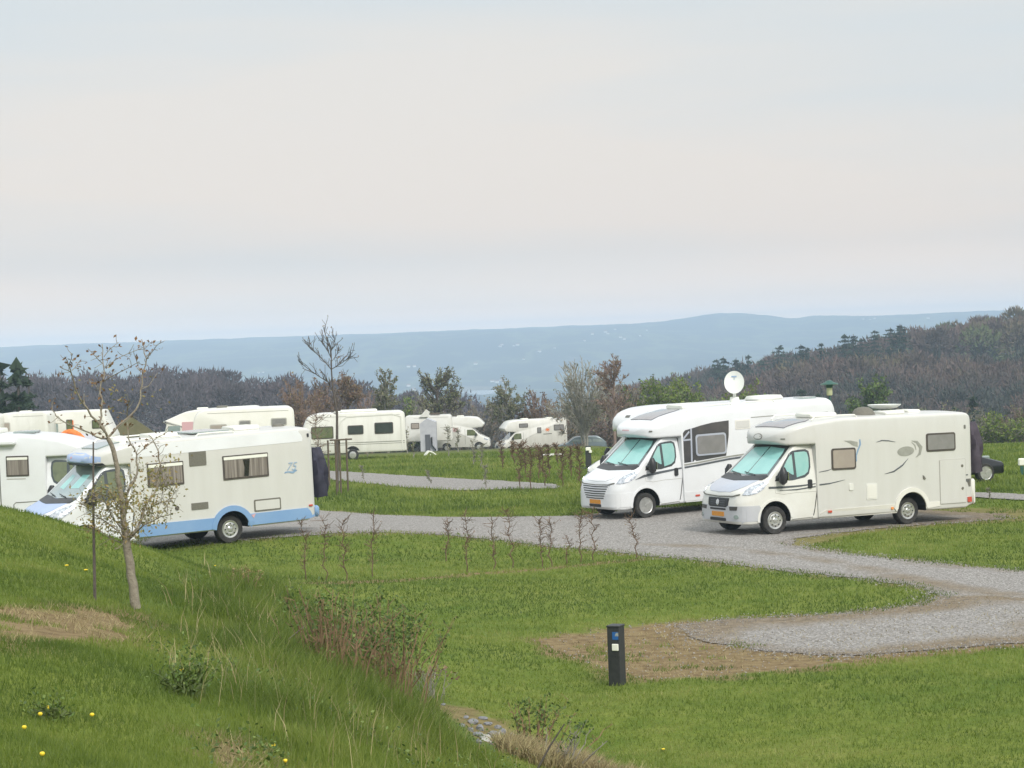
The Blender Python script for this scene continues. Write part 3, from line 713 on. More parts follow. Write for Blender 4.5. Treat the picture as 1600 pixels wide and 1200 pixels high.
def rootof(k, name, label, cat):
    x, y, z, yaw, p = VEH[k]
    return thing(name, label, cat, (x, y, z), rot=(0, R(p), R(yaw)))
def text(body, name, parent, m, size, loc, rot, shear=0, extrude=.003):
    c = bpy.data.curves.new('txt', 'FONT'); c.body = body; c.size = size; c.shear = shear; c.extrude = extrude; c.align_x = 'CENTER'; c.align_y = 'CENTER'
    o = bpy.data.objects.new('txt', c); COL.objects.link(o); dg = bpy.context.evaluated_depsgraph_get()
    me = bpy.data.meshes.new_from_object(o.evaluated_get(dg)); bpy.data.objects.remove(o)
    me.materials.clear(); me.materials.append(M[m]); t = bpy.data.objects.new(name, me); COL.objects.link(t); t.parent = parent
    t.location = loc; t.rotation_euler = rot; return t
SIDE_L = (R(90), 0, R(180))    # lettering that reads from the vehicle's left side
def roofrail(root, s0, s1, y, z0, z1=None):
    b = MB(); z1 = z1 or z0
    b.tube([(-s0, y, z0 - .05), (-s0 - .1, y, z0 + .04), (-(s0 + s1) / 2, y, (z0 + z1) / 2 + .045), (-s1 + .1, y, z1 + .04), (-s1, y, z1 - .05)], .02, 6)
    return b.build('roof_rail', 'whiteplastic', root, 50)

# --- C: cream motorhome at the right
SCR = [[(.025, 1.42), (.80, 1.46), (.70, 1.93), (.64, 2.035), (.025, 2.065)], [(-.025, 1.42), (-.80, 1.46), (-.70, 1.93), (-.64, 2.035), (-.025, 2.065)]]
c = rootof('C', 'motorhome', 'cream low-profile motorhome with bonnet greyed to show shade, dark low grille and swoosh decals, nearest on the right', 'motorhome')
bodyc, sfc = cab(c, dict(paint='white', bumper='bumpergrey', bonnet='silvershade', glass='glassdark', screens=SCR, sideglass='glassdark', sidescreen='screenside', grille='low', wheel='cap'))  # bonnet greyed: the shade on the front is put into its colour
oc, hc = house(c, 'coach_body', 'cream', [(1.26, 2.29), (1.30, 2.38), (1.40, 2.46), (1.6, 2.55), (1.9, 2.63), (2.4, 2.70), (3, 2.745), (7, 2.75)], 6.95, skirt=.33, pod_s=1.26)
window(hc, c, 2.56, 1.48, 3.29, 2.01, 'blindbeige')
window(hc, c, 5.47, 1.80, 6.39, 2.26, 'blindgrey', 'winframe')
def hatch(sf, root, s0, z0, s1, z1, frame, inner, name='service_hatch', fw=.035):
    f = sf.panel(name, root, frame, rr(s0, z0, s1, z1, .03), 'L', .012, .3); sf.panel('flap', f, inner, rr(s0 + fw, z0 + fw, s1 - fw, z1 - fw, .02), 'L', .018, .3); return f
hatch(hc, c, 3.59, .70, 3.92, 1.10, 'white', 'palewhite')
hatch(hc, c, 5.87, .46, 6.70, 1.58, 'softseam', 'cream', 'garage_door', .012)
for zz in (.83, 1.40): hc.panel('lock', c, 'vent', ell(6.58, zz, .035, .035, 10), 'L', .03, .1)
hc.panel('filler_cap', c, 'white', rr(3.07, .96, 3.20, 1.13, .03), 'L', .02, .1)
hc.panel('outdoor_socket', c, 'vent', [(5.34, 1.22), (5.38, 1.20), (5.43, 1.13), (5.40, 1.11), (5.35, 1.13)], 'L', .02, .1)
hc.panel('vent', c, 'seam', rr(6.68, 2.33, 6.74, 2.43, .02), 'L', .01, .1)
hc.panel('decal', c, 'stripegrey', ell(4.83, 1.845, .26, .12, rot=.05), 'L', .007, .15)
hc.panel('decal', c, 'stripegrey', strip([(5.02, 2.10), (5.18, 2.06), (5.30, 1.92), (5.26, 1.76), (5.14, 1.68)], [.01, .07, .11, .07, .01]), 'L', .007, .15)
hc.panel('decal', c, 'stripegrey', strip([(5.02, 2.06), (5.12, 1.98), (5.15, 1.86)], [.01, .03, .01]), 'L', .008, .15)
hc.panel('decal', c, 'stripegrey', [(2.95, 2.19), (3.15, 2.185), (3.36, 2.14), (3.36, 2.02), (3.22, 2.06), (3.1, 2.13)], 'L', .007, .15)
for pts, ws in (([(4.16, 1.31), (4.45, 1.36), (4.72, 1.50), (4.9, 1.66)], [.005, .035, .035, .005]), ([(3.93, 2.11), (4.1, 2.145), (4.3, 2.13), (4.52, 2.09)], [.005, .025, .025, .005]),
                ([(5.92, 1.04), (6.2, 1.10), (6.5, 1.145)], [.01, .05, .03]), ([(6.5, 1.12), (6.65, 1.04), (6.8, 1.0)], [.01, .05, .07]), ([(6.55, 1.16), (6.92, 1.16)], [.03, .03]),
                ([(2.24, 1.14), (2.5, 1.16), (2.95, 1.23)], [.035, .03, .006]), ([(2.24, 1.45), (2.45, 1.48), (2.6, 1.52)], [.012, .02, .01])):
    hc.panel('decal', c, 'stripe', strip(pts, ws), 'L', .008, .15)
for pts, ws in (([(.78, 1.14), (1.2, 1.13), (1.7, 1.14), (2.16, 1.17)], [.05, .05, .04, .02]), ([(1.1, 1.06), (1.6, 1.055), (2.16, 1.10)], [.01, .03, .03])):
    sfc.panel('decal', c, 'stripe', strip(pts, ws), 'L', .008, .15)
hc.panel('decal', c, 'logoblue', strip([(3.43, 2.20), (3.44, 2.08), (3.36, 1.93), (3.31, 1.80), (3.31, 1.66)], [.04, .045, .04, .035, .03]), 'L', .009, .15)
hc.panel('side_skirt', c, 'palewhite', [(2.24, .33), (4.53, .335), (4.53, .545), (2.4, .52), (2.24, .44)], 'L', .016, .3)
hc.panel('side_skirt', c, 'palewhite', [(5.42, .38), (5.86, .42), (5.86, .54), (5.42, .54)], 'L', .016, .3)
hc.panel('wheel_arch_trim', c, 'palewhite', strip([(4.985 + .50 * math.cos(R(a)), .38 + .50 * math.sin(R(a))) for a in range(-6, 187, 12)], .11), 'L', .03, .1)
hc.panel('marker_light', c, 'red', rr(2.44, .45, 2.54, .50, .01, 1), 'L', .03, .1); hc.panel('marker_light', c, 'amber', rr(4.33, .42, 4.40, .48, .01, 1), 'L', .03, .1)
hc.panel('tail_light', c, 'red', rr(6.74, .47, 6.88, .60, .02), 'L', .03, .1)
b = MB(); b.box(-7.06, -1.12, .40, -6.93, 1.12, 1.05, 0, .05); b.build('rear_bumper', 'palewhite', c, 40)
hc.panel('decal', c, 'vent', [(6.72, 1.06), (6.88, 1.06), (6.87, .86), (6.80, .86)], 'L', .009, .15)
for y_ in (.98, -.98): wheel(c, 4.985, y_, .34, 'cap')
hc.panel('skylight', c, 'skylight', [(1.55, -.62), (1.55, .62), (2.15, .68), (2.35, .55), (2.35, -.55), (2.15, -.68)], 'T', .02, .1)
f_ = MB(); ring_o = ell(.0, 2.33, .19, .075, 28); 
hc.panel('', c, None, [(y - .1, z) for y, z in ring_o], 'F', .006, .06, b=f_, mi=0); hc.panel('', c, None, [(y * .86 - .1, (z - 2.33) * .78 + 2.33) for y, z in ring_o], 'F', .009, .06, b=f_, mi=1)
f_.build('badge', ['vent', 'cream'], c)
for q in (-.78, .78): hc.panel('marker_light', c, 'seam', rr(q - .05, 2.275, q + .05, 2.30, .008, 1), 'F', .012, .05)
# roof fittings
def boxpart(root, name, m, x0, y0, z0, x1, y1, z1, b=.03):
    q = MB(); q.box(-x1, y0, z0, -x0, y1, z1, 0, b); return q.build(name, m, root, 40)
for s0, s1, y0, y1, z1 in ((2.55, 3.35, -.35, .35, 2.86), (5.6, 6.0, -.3, .3, 2.84)): boxpart(c, 'roof_hatch', 'whiteplastic', s0, y0, 2.75, s1, y1, z1)
roofrail(c, 2.2, 3.6, .86, 2.76); roofrail(c, 2.2, 3.6, -.86, 2.76)
b = MB(); b.lathe([(.0, .20), (.12, .19), (.22, .14), (.28, .05), (.30, 0)], 20, (-4.15, .35, 2.77)); b.build('roof_vent', 'vent', c, 60)
b = MB(); b.lathe([(.0, .05), (.30, .10), (.42, .17), (.43, .19), (.3, .13), (0, .08)], 24, (-5.15, -.1, 2.80)); b.tube([(-5.0, -.1, 2.76), (-5.0, -.1, 2.86)], .04, 8); b.box(-5.5, -.16, 2.78, -4.5, -.04, 2.84)
o = b.build('folded_dish', 'dish', c, 50)
boxpart(c, 'roof_hatch', 'whiteplastic', 4.55, .25, 2.75, 5.15, .75, 2.85)

# --- B: white motorhome with roof dish
bq = rootof('B', 'motorhome', 'white semi-integrated motorhome with white satellite dish raised on its roof, black panel round side window', 'motorhome')
bodyb, sfb = cab(bq, dict(paint='purewhite', bumper='purewhite', bonnet='purewhite', glass='glassdark', screens=SCR, sideglass='glassdark', sidescreen='screenside', grille='bars', wheel='alloy'))
ob, hb = house(bq, 'coach_body', 'purewhite', [(1.18, 2.30), (1.22, 2.38), (1.3, 2.44), (1.5, 2.54), (1.85, 2.66), (2.4, 2.77), (3.1, 2.85), (4, 2.87), (7.7, 2.88)], 7.62, skirt=.32, pod_s=1.18, r=.20, tailr=.38)
hb.panel('side_panel', bq, 'darkpanel', [(2.235, 1.40), (3.62, 1.50), (3.74, 2.05), (3.77, 2.47), (3.2, 2.445), (2.8, 2.39), (2.3, 2.29), (2.235, 2.22)], 'L', .006, .2)
window(hb, bq, 2.60, 1.56, 3.64, 2.15, 'blindgrey', 'silvershade', .09, .05)
for pts in ([(2.46, 1.42), (2.48, 2.33)], [(2.235, 2.02), (2.47, 2.03)], [(2.23, 2.05), (2.42, 2.25)]): hb.panel('trim', bq, 'silvershade', strip(pts, .045), 'L', .010, .2)
hb.panel('side_stripe', bq, 'stripe', strip([(2.235, 1.275), (3.7, 1.40), (4.6, 1.44), (7.4, 1.46)], .05), 'L', .010, .3)
hb.panel('side_stripe', bq, 'stripegrey', strip([(2.235, 1.345), (3.7, 1.47), (4.6, 1.51), (7.4, 1.53)], .04), 'L', .010, .3)
sfb.panel('side_stripe', bq, 'stripe', [(.62, 1.06), (.98, 1.12), (2.18, 1.245), (2.18, 1.285), (1.3, 1.22), (.9, 1.17)], 'L', .012, .1)
hb.panel('roof_edge_line', bq, 'stripegrey', strip([(4.55, 2.50), (5.5, 2.50), (7.3, 2.48)], .022), 'L', .008, .3)
hatch(hb, bq, 3.98, 2.20, 4.50, 2.46, 'palewhite', 'cream')
hb.panel('marker_light', bq, 'red', rr(2.52, .46, 2.66, .51, .01, 1), 'L', .02, .1)
hb.panel('marker_light', bq, 'black', rr(7.1, 2.40, 7.15, 2.47, .01, 1), 'L', .02, .1)
hb.panel('side_skirt', bq, 'purewhite', [(2.24, .33), (4.5, .33), (4.5, .60), (2.24, .60)], 'L', .014, .3)
for y_ in (.98, -.98): wheel(bq, 4.985, y_, .34, 'alloy')
hb.panel('skylight', bq, 'skylight', [(1.62, -.50), (1.62, .50), (2.45, .45), (2.65, .4), (2.65, -.4), (2.45, -.45)], 'T', .02, .1)
hb.panel('brow_lettering', bq, 'pink', strip([(-.32, 2.345), (.02, 2.345)], .03), 'F', .008, .08)
for q in (-.82, .82): hb.panel('marker_light', bq, 'seam', rr(q - .04, 2.30, q + .04, 2.34, .008, 1), 'F', .012, .05)
roofrail(bq, 2.5, 4.1, .92, 2.84, 2.88); roofrail(bq, 2.5, 4.1, -.92, 2.84, 2.88); roofrail(bq, 4.4, 5.6, .92, 2.88)
boxpart(bq, 'roof_hatch', 'whiteplastic', 2.75, -.4, 2.83, 3.5, .4, 2.95); boxpart(bq, 'roof_hatch', 'glassgrey', 6.7, .3, 2.86, 7.2, .8, 2.93)
boxpart(bq, 'air_conditioner', 'whiteplastic', 5.5, -.45, 2.86, 6.4, .35, 3.03, .08)
# dish
dx, dy, dz = -4.98, -.15, 2.88
b = MB(); b.tube([(dx, dy, dz), (dx, dy, dz + .16)], [.16, .12], 12); b.tube([(dx, dy, dz + .14), (dx - .03, dy, dz + .45)], .045, 8); mt = b.build('dish_mount', 'whiteplastic', bq, 40)
b = MB(); b.lathe([(.0, .02), (.12, .028), (.24, .055), (.34, .10), (.345, .09), (.24, .04), (.12, .01), (.0, .0)], 32, (0, 0, 0))
dd = b.build('dish', 'dish', mt, 50); dd.location = (dx + .02, dy + .05, dz + .55); dd.scale = (.82, 1.0, 1)
VB = vehmat('B'); aim = (VB.to_3x3().inverted() @ Vector((-.15, -1, .38))).normalized(); dd.rotation_euler = aim.to_track_quat('Z', 'Y').to_euler()
b = MB(); b.tube([(0, .1, .04), (0, .34, .02)], .012, 6); b.box(-.09, .17, .052, .09, .205, .062)
b.build('dish_lettering', 'logoblue', dd)

# --- A: blue-skirted motorhome
a = rootof('A', 'motorhome', 'cream motorhome with light blue skirt and bonnet, 75 lettering, parked behind the small bare tree', 'motorhome')
bodya, sfa = cab(a, dict(paint='purewhite', bumper='purewhite', bonnet='paleblue', glass='glassgrey', screens=[], sideglass='glassdark', sidescreen='glassgreen', grille='bars', wheel='cap'))
for pg in ([(-.52, 1.60), (-.20, 1.57), (-.22, 1.86), (-.47, 1.88)], [(.12, 1.60), (.55, 1.62), (.50, 1.90), (.15, 1.89)]): sfa.panel('seat_cover', a, 'screen', pg, 'F', .009, .1)
oa, ha = house(a, 'coach_body', 'cream', [(1.24, 2.22), (1.28, 2.30), (1.36, 2.36), (1.6, 2.44), (2.0, 2.54), (2.6, 2.60), (7, 2.62)], 6.93, skirt=.36, pod_s=1.24, podz=2.10, tailr=.10, archs=4.65, archr=.44)
ha.panel('upper_band', a, 'purewhite', [(2.22, 2.25), (6.92, 2.29), (6.92, 2.50), (6.8, 2.56), (2.22, 2.52)], 'L', .006, .3)
ha.panel('brow_band', a, 'paleblue', [(-.9, 2.20), (-.4, 2.18), (.4, 2.18), (.9, 2.20), (.9, 2.32), (.3, 2.40), (-.3, 2.40), (-.9, 2.32)], 'F', .006, .06)
ha.panel('brow_visor', a, 'black', [(-.95, 2.12), (-.4, 2.10), (.4, 2.10), (.95, 2.12), (.92, 2.175), (-.92, 2.175)], 'F', .012, .06)
ha.panel('skylight', a, 'glassgrey', [(1.62, -.45), (1.62, .45), (2.2, .42), (2.2, -.42)], 'T', .03, .1)
ha.panel('badge', a, 'pink', ell(-.25, 2.29, .05, .025, 10), 'F', .012, .1)
window(ha, a, 2.53, 1.53, 3.45, 2.08, 'curtain', 'winframe', .02, .045, rollo='whiteplastic')
wn = window(ha, a, 4.47, 1.525, 5.68, 2.10, 'curtain', 'winframe', .02, .045, rollo='whiteplastic')
ha.panel('curtain_gap', wn, 'blackgloss', [(5.01, 1.58), (5.13, 1.58), (5.16, 1.8), (5.18, 1.98), (5.0, 1.98), (5.03, 1.8)], 'L', .03, .3)
ha.panel('fridge_vent', a, 'vent', rr(3.61, 1.93, 4.05, 2.265, .015), 'L', .015, .3); ha.panel('fridge_vent', a, 'vent', rr(3.60, .90, 4.035, 1.06, .015), 'L', .015, .3)
ha.panel('filler_cap', a, 'winframe', ell(3.23, .985, .052, .052, 14), 'L', .02, .1)
hatch(ha, a, 5.24, .70, 5.96, .99, 'vent', 'cream')
ha.panel('blue_skirt', a, 'blue', [(2.25, .40), (4.22, .395), (4.22, .66), (2.25, .68)], 'L', .022, .3)
ha.panel('blue_skirt', a, 'blue', [(5.05, .40), (6.3, .40), (6.72, .41), (6.91, .45), (6.93, .67), (5.08, .67)], 'L', .022, .3)
ha.panel('wheel_arch_trim', a, 'blue', strip([(4.65 + .50 * math.cos(R(t)), .36 + .49 * math.sin(R(t))) for t in range(-4, 185, 12)], .13), 'L', .032, .1)
b = MB(); b.box(-7.02, -1.15, .42, -6.90, 1.165, .70, 0, .05); b.build('rear_bumper', 'blue', a, 40)
ha.panel('tail_light', a, 'red', rr(6.72, .70, 6.82, .74, .01, 1), 'L', .03, .1); ha.panel('marker_light', a, 'pink', [(5.14, .64), (5.26, .66), (5.20, .56)], 'L', .03, .1)
ha.panel('marker_light', a, 'black', rr(6.78, 2.38, 6.83, 2.47, .02), 'L', .02, .1)
for q in (5.62,): ha.panel('skirt_seam', a, 'seam', strip([(q, .35), (q, .67)], .012), 'L', .026, .3)
ha.panel('lettering_bar', a, 'logoblue', [(6.10, 1.55), (6.20, 1.565), (6.34, 1.53), (6.46, 1.60), (6.40, 1.63), (6.32, 1.585), (6.2, 1.60), (6.12, 1.59)], 'L', .008, .2)
mat('logopale', (.30, .41, .54), .5, c2=(.38, .48, .58), scale=20)
text('75', 'lettering', a, 'logopale', .27, (-6.29, 1.163, 1.70), SIDE_L, .35)
for k, q in enumerate((2.82, 2.87, 2.93, 2.96, 3.0, 3.09)): ha.panel('lettering', a, 'seam', rr(q, 1.445, q + .028, 1.475, .004, 1), 'L', .008, .2)
for y_ in (1.0, -1.0): wheel(a, 4.65, y_, .34, 'cap')
roofrail(a, 2.1, 3.6, .9, 2.60, 2.62); roofrail(a, 2.1, 3.6, -.9, 2.60, 2.62); roofrail(a, 3.9, 5.0, .9, 2.62)
boxpart(a, 'roof_hatch', 'whiteplastic', 3.05, -.35, 2.60, 3.75, .35, 2.72); boxpart(a, 'roof_hatch', 'whiteplastic', 5.2, -.3, 2.62, 5.9, .4, 2.74)
boxpart(a, 'solar_panel', 'glassgrey', 4.0, -.7, 2.66, 5.0, .55, 2.69, .01)
b = MB(); b.lathe([(0, .14), (.13, .12), (.2, .04), (.2, 0)], 16, (-2.35, .1, 2.60)); b.build('roof_vent', 'whiteplastic', a, 50)
b = MB(); b.lathe([(0, .09), (.13, .07), (.17, 0)], 16, (-6.55, .1, 2.63)); b.build('roof_vent', 'vent', a, 50)

# bike racks with covered bicycles behind two of the motorhomes
def covered_bikes(k, L_, y0, y1, z0, z1, m, label, depth=.5):
    vm = vehmat(k); t = thing('covered_bicycles', label, 'bicycle cover', rot=None); t.matrix_world = vm
    t.location = vm.to_translation(); t.rotation_euler = vm.to_euler()
    b = MB(); n = 9; rings = []
    for i in range(n + 1):
        u = i / n; z = z0 + (z1 - z0) * u; rg = []
        for j in range(20):
            th = 2 * math.pi * j / 20; wy = (y1 - y0) / 2 * (1 - .30 * u ** 3) * (1 - .10 * (1 - u) ** 2); wx = depth / 2 * (1.05 - .5 * u ** 2) * (1 - .15 * (1 - u) ** 3)
            cx_, sx_ = math.cos(th), math.sin(th); e = .55
            px_ = abs(cx_) ** e * (1 if cx_ > 0 else -1) * wx; py_ = abs(sx_) ** e * (1 if sx_ > 0 else -1) * wy
            nn_ = 1 + .09 * math.sin(5 * th + 4 * u) + .05 * math.sin(11 * th - 9 * u)
            rg.append((-(L_ + .06 + depth / 2) + px_ * nn_, (y0 + y1) / 2 + py_ * nn_, z + .03 * math.sin(3 * th + 1)))
        rings.append(rg)
    b.loft(rings); b.build('cover', m, t, 60)
    b = MB()
    for y_ in (-.45, .45): b.tube([(-L_ - .02, y_, z1 - .3), (-L_ - .05, y_, z0 + .1), (-L_ - depth, y_, z0 - .02)], .018, 6)
    b.tube([(-L_ - .1, -.6, z0 - .02), (-L_ - .1, .6, z0 - .02)], .018, 6); b.tube([(-L_ - depth, -.6, z0 - .02), (-L_ - depth, .6, z0 - .02)], .018, 6)
    for y_ in (-.5, -.1, .3): b.tube([(-L_ - .4, y_, z0 + .05), (-L_ - .42, y_ + .03, z0 - .14)], .012, 5)
    b.build('rack', 'black', t)
covered_bikes('A', 7.0, -.95, .85, .88, 2.05, 'navy', 'navy bicycle cover on the rack behind the blue and cream motorhome', .55)
covered_bikes('C', 7.02, -.8, 1.0, 1.2, 2.45, 'plum', 'dark plum bicycle cover on the rear rack of the right-hand cream motorhome', .48)

# --- D: white motorhome at the far left, facing the other way (its right side towards us)
VEH['D'] = (-13.05, 59.0, .05, 10, 0)
_p = at(122, 700, 60)
d_ = thing('motorhome', 'plain white motorhome cut off by the left edge, with a curtained window and awning case', 'motorhome', (_p[0] + 1.42, 60.5, h1(_p[0], 60)), rz=R(-4))
bodyd, sfd = cab(d_, dict(paint='purewhite', bumper='purewhite', bonnet='purewhite', glass='glassgrey', screens=[], sideglass='glassdark', sidescreen='glassgreen', grille='low', wheel='cap'))
od, hd = house(d_, 'coach_body', 'purewhite', [(.9, 2.2), (.98, 2.3), (1.3, 2.45), (1.8, 2.60), (2.3, 2.70), (2.9, 2.76), (7, 2.78)], 6.9, skirt=.34, pod_s=.9, podz=2.12)
fd_ = hd.panel('window', d_, 'winframe', rr(2.62, 1.62, 3.25, 2.18, .02), 'Rt', .018, .3); hd.panel('pane', fd_, 'curtain', rr(2.66, 1.66, 3.21, 2.14, .02), 'Rt', .025, .3); hd.panel('blind_cassette', fd_, 'whiteplastic', rr(2.65, 2.07, 3.22, 2.14, .01, 1), 'Rt', .035, .3)
hd.panel('entrance_door', d_, 'seam', strip([(3.43, .5), (3.45, 2.3), (3.5, 2.36), (4.1, 2.37), (4.12, .5)], .03), 'Rt', .008, .3)
hd.panel('lettering', d_, 'softseam', strip([(2.72, 1.55), (3.25, 1.555)], .025), 'Rt', .008, .3)
hd.panel('service_hatch', d_, 'seam', strip([(3.1, .45), (3.08, .85), (3.02, .90), (2.3, .92)], .022), 'Rt', .008, .3)
b = MB(); b.box(-5.8, -1.32, 2.48, -2.95, -1.10, 2.62, 0, .04); b.build('awning_case', 'purewhite', d_, 40)
boxpart(d_, 'roof_hatch', 'glassgrey', 2.6, -.6, 2.76, 3.2, .1, 2.83); boxpart(d_, 'roof_hatch', 'whiteplastic', 3.6, -.5, 2.78, 4.6, .3, 2.92)
for y_ in (1, -1): wheel(d_, 4.9, y_, .34, 'cap')
# --- E: white motorhome behind B
mB = vehmat('B'); pe = mB @ Vector((-3.05, -4.4, 0)); 
e_ = thing('motorhome', 'white motorhome mostly hidden behind the one with the satellite dish, its nose showing', 'motorhome', (pe.x, pe.y, h1(pe.x, pe.y)), rz=R(211.2))
cab(e_, dict(paint='white', bumper='white', bonnet='white', glass='glassgrey', screens=[], sideglass='glassdark', sidescreen='glassgreen', grille='low', wheel='cap'))
oe, he = house(e_, 'coach_body', 'purewhite', [(.9, 2.3), (.98, 2.45), (1.1, 2.58), (1.35, 2.72), (1.8, 2.82), (2.4, 2.86), (7, 2.86)], 6.6, skirt=.34, pod_s=.9, podz=2.13, r=.16)
he.panel('marker_light', e_, 'seam', rr(-.1, 2.56, .12, 2.62, .02), 'F', .012, .05)
for y_ in (1, -1): wheel(e_, 4.9, y_, .34, 'cap')

# ------------------------------------------------------------------ background vehicles: a side outline given width and rounded long edges
def profbody(name, m, outline, w, r, root, mats=None):
    n = len(outline); P = [Vector(p) for p in outline]; area = sum(P[i - 1].x * P[i].y - P[i].x * P[i - 1].y for i in range(n)); sg = 1 if area > 0 else -1
    def inset(d):
        out = []
        for i in range(n):
            a = (P[i] - P[i - 1]).normalized(); b = (P[(i + 1) % n] - P[i]).normalized()
            na = Vector((-a.y, a.x)) * sg; nb = Vector((-b.y, b.x)) * sg; nn = (na + nb); nn = nn.normalized() if nn.length > 1e-6 else na
            out.append(P[i] + nn * d / max(.5, nn.dot(na)))
        return out
    rings = []
    for y, d in ((-w, r), (-w + r * .3, r * .3), (-w + r, 0), (w - r, 0), (w - r * .3, r * .3), (w, r)):
        rings.append([(-p.x, y, p.y) for p in inset(d)])
    b = MB(); b.loft(rings); o = b.build(name, m, root, 35); return o, Surf([o])
def rnd(pts, rad, n=4):
    """round the corners of a side outline"""
    out = []; N_ = len(pts)
    for i in range(N_):
        p = Vector(pts[i][:2]); a = Vector(pts[i - 1][:2]) - p; c = Vector(pts[(i + 1) % N_][:2]) - p; r = pts[i][2] if len(pts[i]) > 2 else rad
        if r <= 0: out.append(tuple(p)); continue
        ra = min(r, a.length * .45); rc = min(r, c.length * .45); A = p + a.normalized() * ra; C_ = p + c.normalized() * rc
        for k in range(n + 1): t = k / n; out.append(tuple(A * (1 - t) ** 2 + p * 2 * t * (1 - t) + C_ * t * t))
    return out
def simplewheel(root, s_, y, r=.32):
    b = MB(); b.lathe([(.18, -.1), (r - .02, -.1), (r, -.07), (r, .07), (r - .02, .1), (.18, .1)], 20, (0, 0, 0), 'y')
    t = b.build('tyre', 'rubber', root, 35); t.location = (-s_, y, r)
    b = MB(); b.lathe([(.0, -.115), (.10, -.12), (.19, -.105), (.19, .105), (.1, .12), (0, .115)], 16, (0, 0, 0), 'y'); b.build('rim', 'rim', t, 35)
def place(px, py, D, yawdeg, name, label, cat, group=None, dz=0):
    p = at(px, py, D); return thing(name, label, cat, (p[0], p[1], h1(p[0], p[1]) + dz), rz=R(yawdeg), group=group)
def caravan(t, L_, H, m, wins, front='slope', side='L', band=None, wheels=True, ax=None, w=1.15):
    """s runs from the towing end backwards"""
    if front == 'slope': o = [(.0, .75, .1), (.12, 1.25, .2), (.55, H - .15, .45), (1.3, H, .3), (L_ - .05, H - .02, .22), (L_, .45, .08), (L_ - .1, .42, .02), (.15, .42, .05)]
    elif front == 'round': o = [(.0, 1.0, .1), (.1, H - .35, .6), (.6, H, .5), (L_ - .02, H, .35), (L_, .45, .08), (.1, .45, .08)]
    else: o = [(.0, .6, .08), (.06, H, .28), (L_ - .06, H, .28), (L_, .6, .08), (L_ - .1, .42, .02), (.1, .42, .02)]
    ax = ax or L_ * .55
    body, sf = profbody('body', m, rnd(o, .1), w, .07, t)
    for s0, z0, s1, z1, pane, fr in wins:
        f = sf.panel('window', t, fr, rr(s0, z0, s1, z1, .07), side, .02, .4); sf.panel('pane', f, pane, rr(s0 + .05, z0 + .05, s1 - .05, z1 - .05, .05), side, .03, .4)
    if band: sf.panel('side_stripe', t, band, strip([(.35, .98), (L_ - .1, .98)], .05), side, .01, .5); sf.panel('side_stripe', t, 'stripegrey', strip([(.35, .88), (L_ - .1, .88)], .03), side, .01, .5)
    sf.panel('roof_line', t, 'softseam', strip([(.8, H - .2), (L_ - .3, H - .2)], .025), side, .008, .5)
    if wheels:
        sgn = 1 if side == 'L' else -1
        sf.panel('wheel_arch', t, 'arch', [(ax + .40 * math.cos(R(q)), .42 + .38 * math.sin(R(q))) for q in range(0, 181, 20)], side, .008, .3)
        simplewheel(t, ax, sgn * (w - .02)); simplewheel(t, ax, -sgn * (w - .02))
    b = MB(); b.tube([(-.3, .35, .45), (.85, 0, .42)], .035, 6); b.tube([(-.3, -.35, .45), (.85, 0, .42)], .035, 6); b.tube([(.8, 0, .42), (.8, 0, .02)], .025, 6); b.build('drawbar', 'stripegrey', t)
    boxpart(t, 'roof_hatch', 'whiteplastic', L_ * .35, -.3, H - .02, L_ * .35 + .6, .3, H + .07)
    return body, sf
def alcove(t, L_, H, m, wins, side='L', light=None):
    o = [(0.02, .35, .05), (0, .72, .06), (.12, 1.02, .08), (.78, 1.33, .05), (1.45, 1.95, .02), (.62, 2.02, .05), (.42, 2.28, .10), (.95, H - .12, .25), (1.6, H - .02, .2), (L_ - .03, H, .08), (L_, .42, .06), (L_ - .2, .36, .02), (2.1, .34, 0), (.2, .3, .03)]
    body, sf = profbody('body', m, rnd(o, .05), 1.06, .09, t)
    for pj in ('L', 'Rt'):
        for ax in (.95, L_ - 2.0): sf.panel('wheel_arch', t, 'arch', [(ax + .40 * math.cos(R(q)), .40 + .38 * math.sin(R(q))) for q in range(0, 181, 20)], pj, .008, .3)
    sf.panel('windscreen', t, 'glassdark', [(-.85, 1.36), (.85, 1.36), (.78, 1.93), (-.78, 1.93)], 'F', .012, .2)
    for pj in ('L', 'Rt'):
        sf.panel('side_window', t, 'glassgreen', [(1.0, 1.32), (1.25, 1.68), (1.42, 1.82), (1.92, 1.84), (1.95, 1.34)], pj, .012, .3)
        sf.panel('headlight', t, 'headlamp', [(.12, .92), (.2, 1.0), (.5, 1.12), (.5, .98), (.2, .88)], pj, .015, .3)
        sf.panel('cab_seam', t, 'seam', strip([(2.1, .4), (2.1, 1.9)], .02), pj, .008, .5)
        b = MB(); h = sf.hit(1.1, 1.4, pj); sg = 1 if pj == 'L' else -1; b.box(-1.2, min(h[0].y, h[0].y + sg * .26), 1.25, -1.1, max(h[0].y, h[0].y + sg * .26), 1.55, 0, .03); b.build('mirror', 'black', t)
    for s0, z0, s1, z1, pane, fr in wins:
        f = sf.panel('window', t, fr, rr(s0, z0, s1, z1, .06), side, .02, .4); sf.panel('pane', f, pane, rr(s0 + .05, z0 + .05, s1 - .05, z1 - .05, .04), side, .03, .4)
    sf.panel('grille', t, 'black', rr(-.4, .62, .4, .82, .03), 'F', .015, .2)
    for y in (1.03, -1.03): simplewheel(t, .95, y, .33); simplewheel(t, L_ - 2.0, y, .33)
    boxpart(t, 'roof_hatch', 'whiteplastic', 2.2, -.3, H - .02, 2.8, .3, H + .08); boxpart(t, 'roof_hatch', 'whiteplastic', L_ - 1.6, -.3, H - .02, L_ - .9, .3, H + .09)
    return body, sf
G_ = ('glassdark', 'winframe')
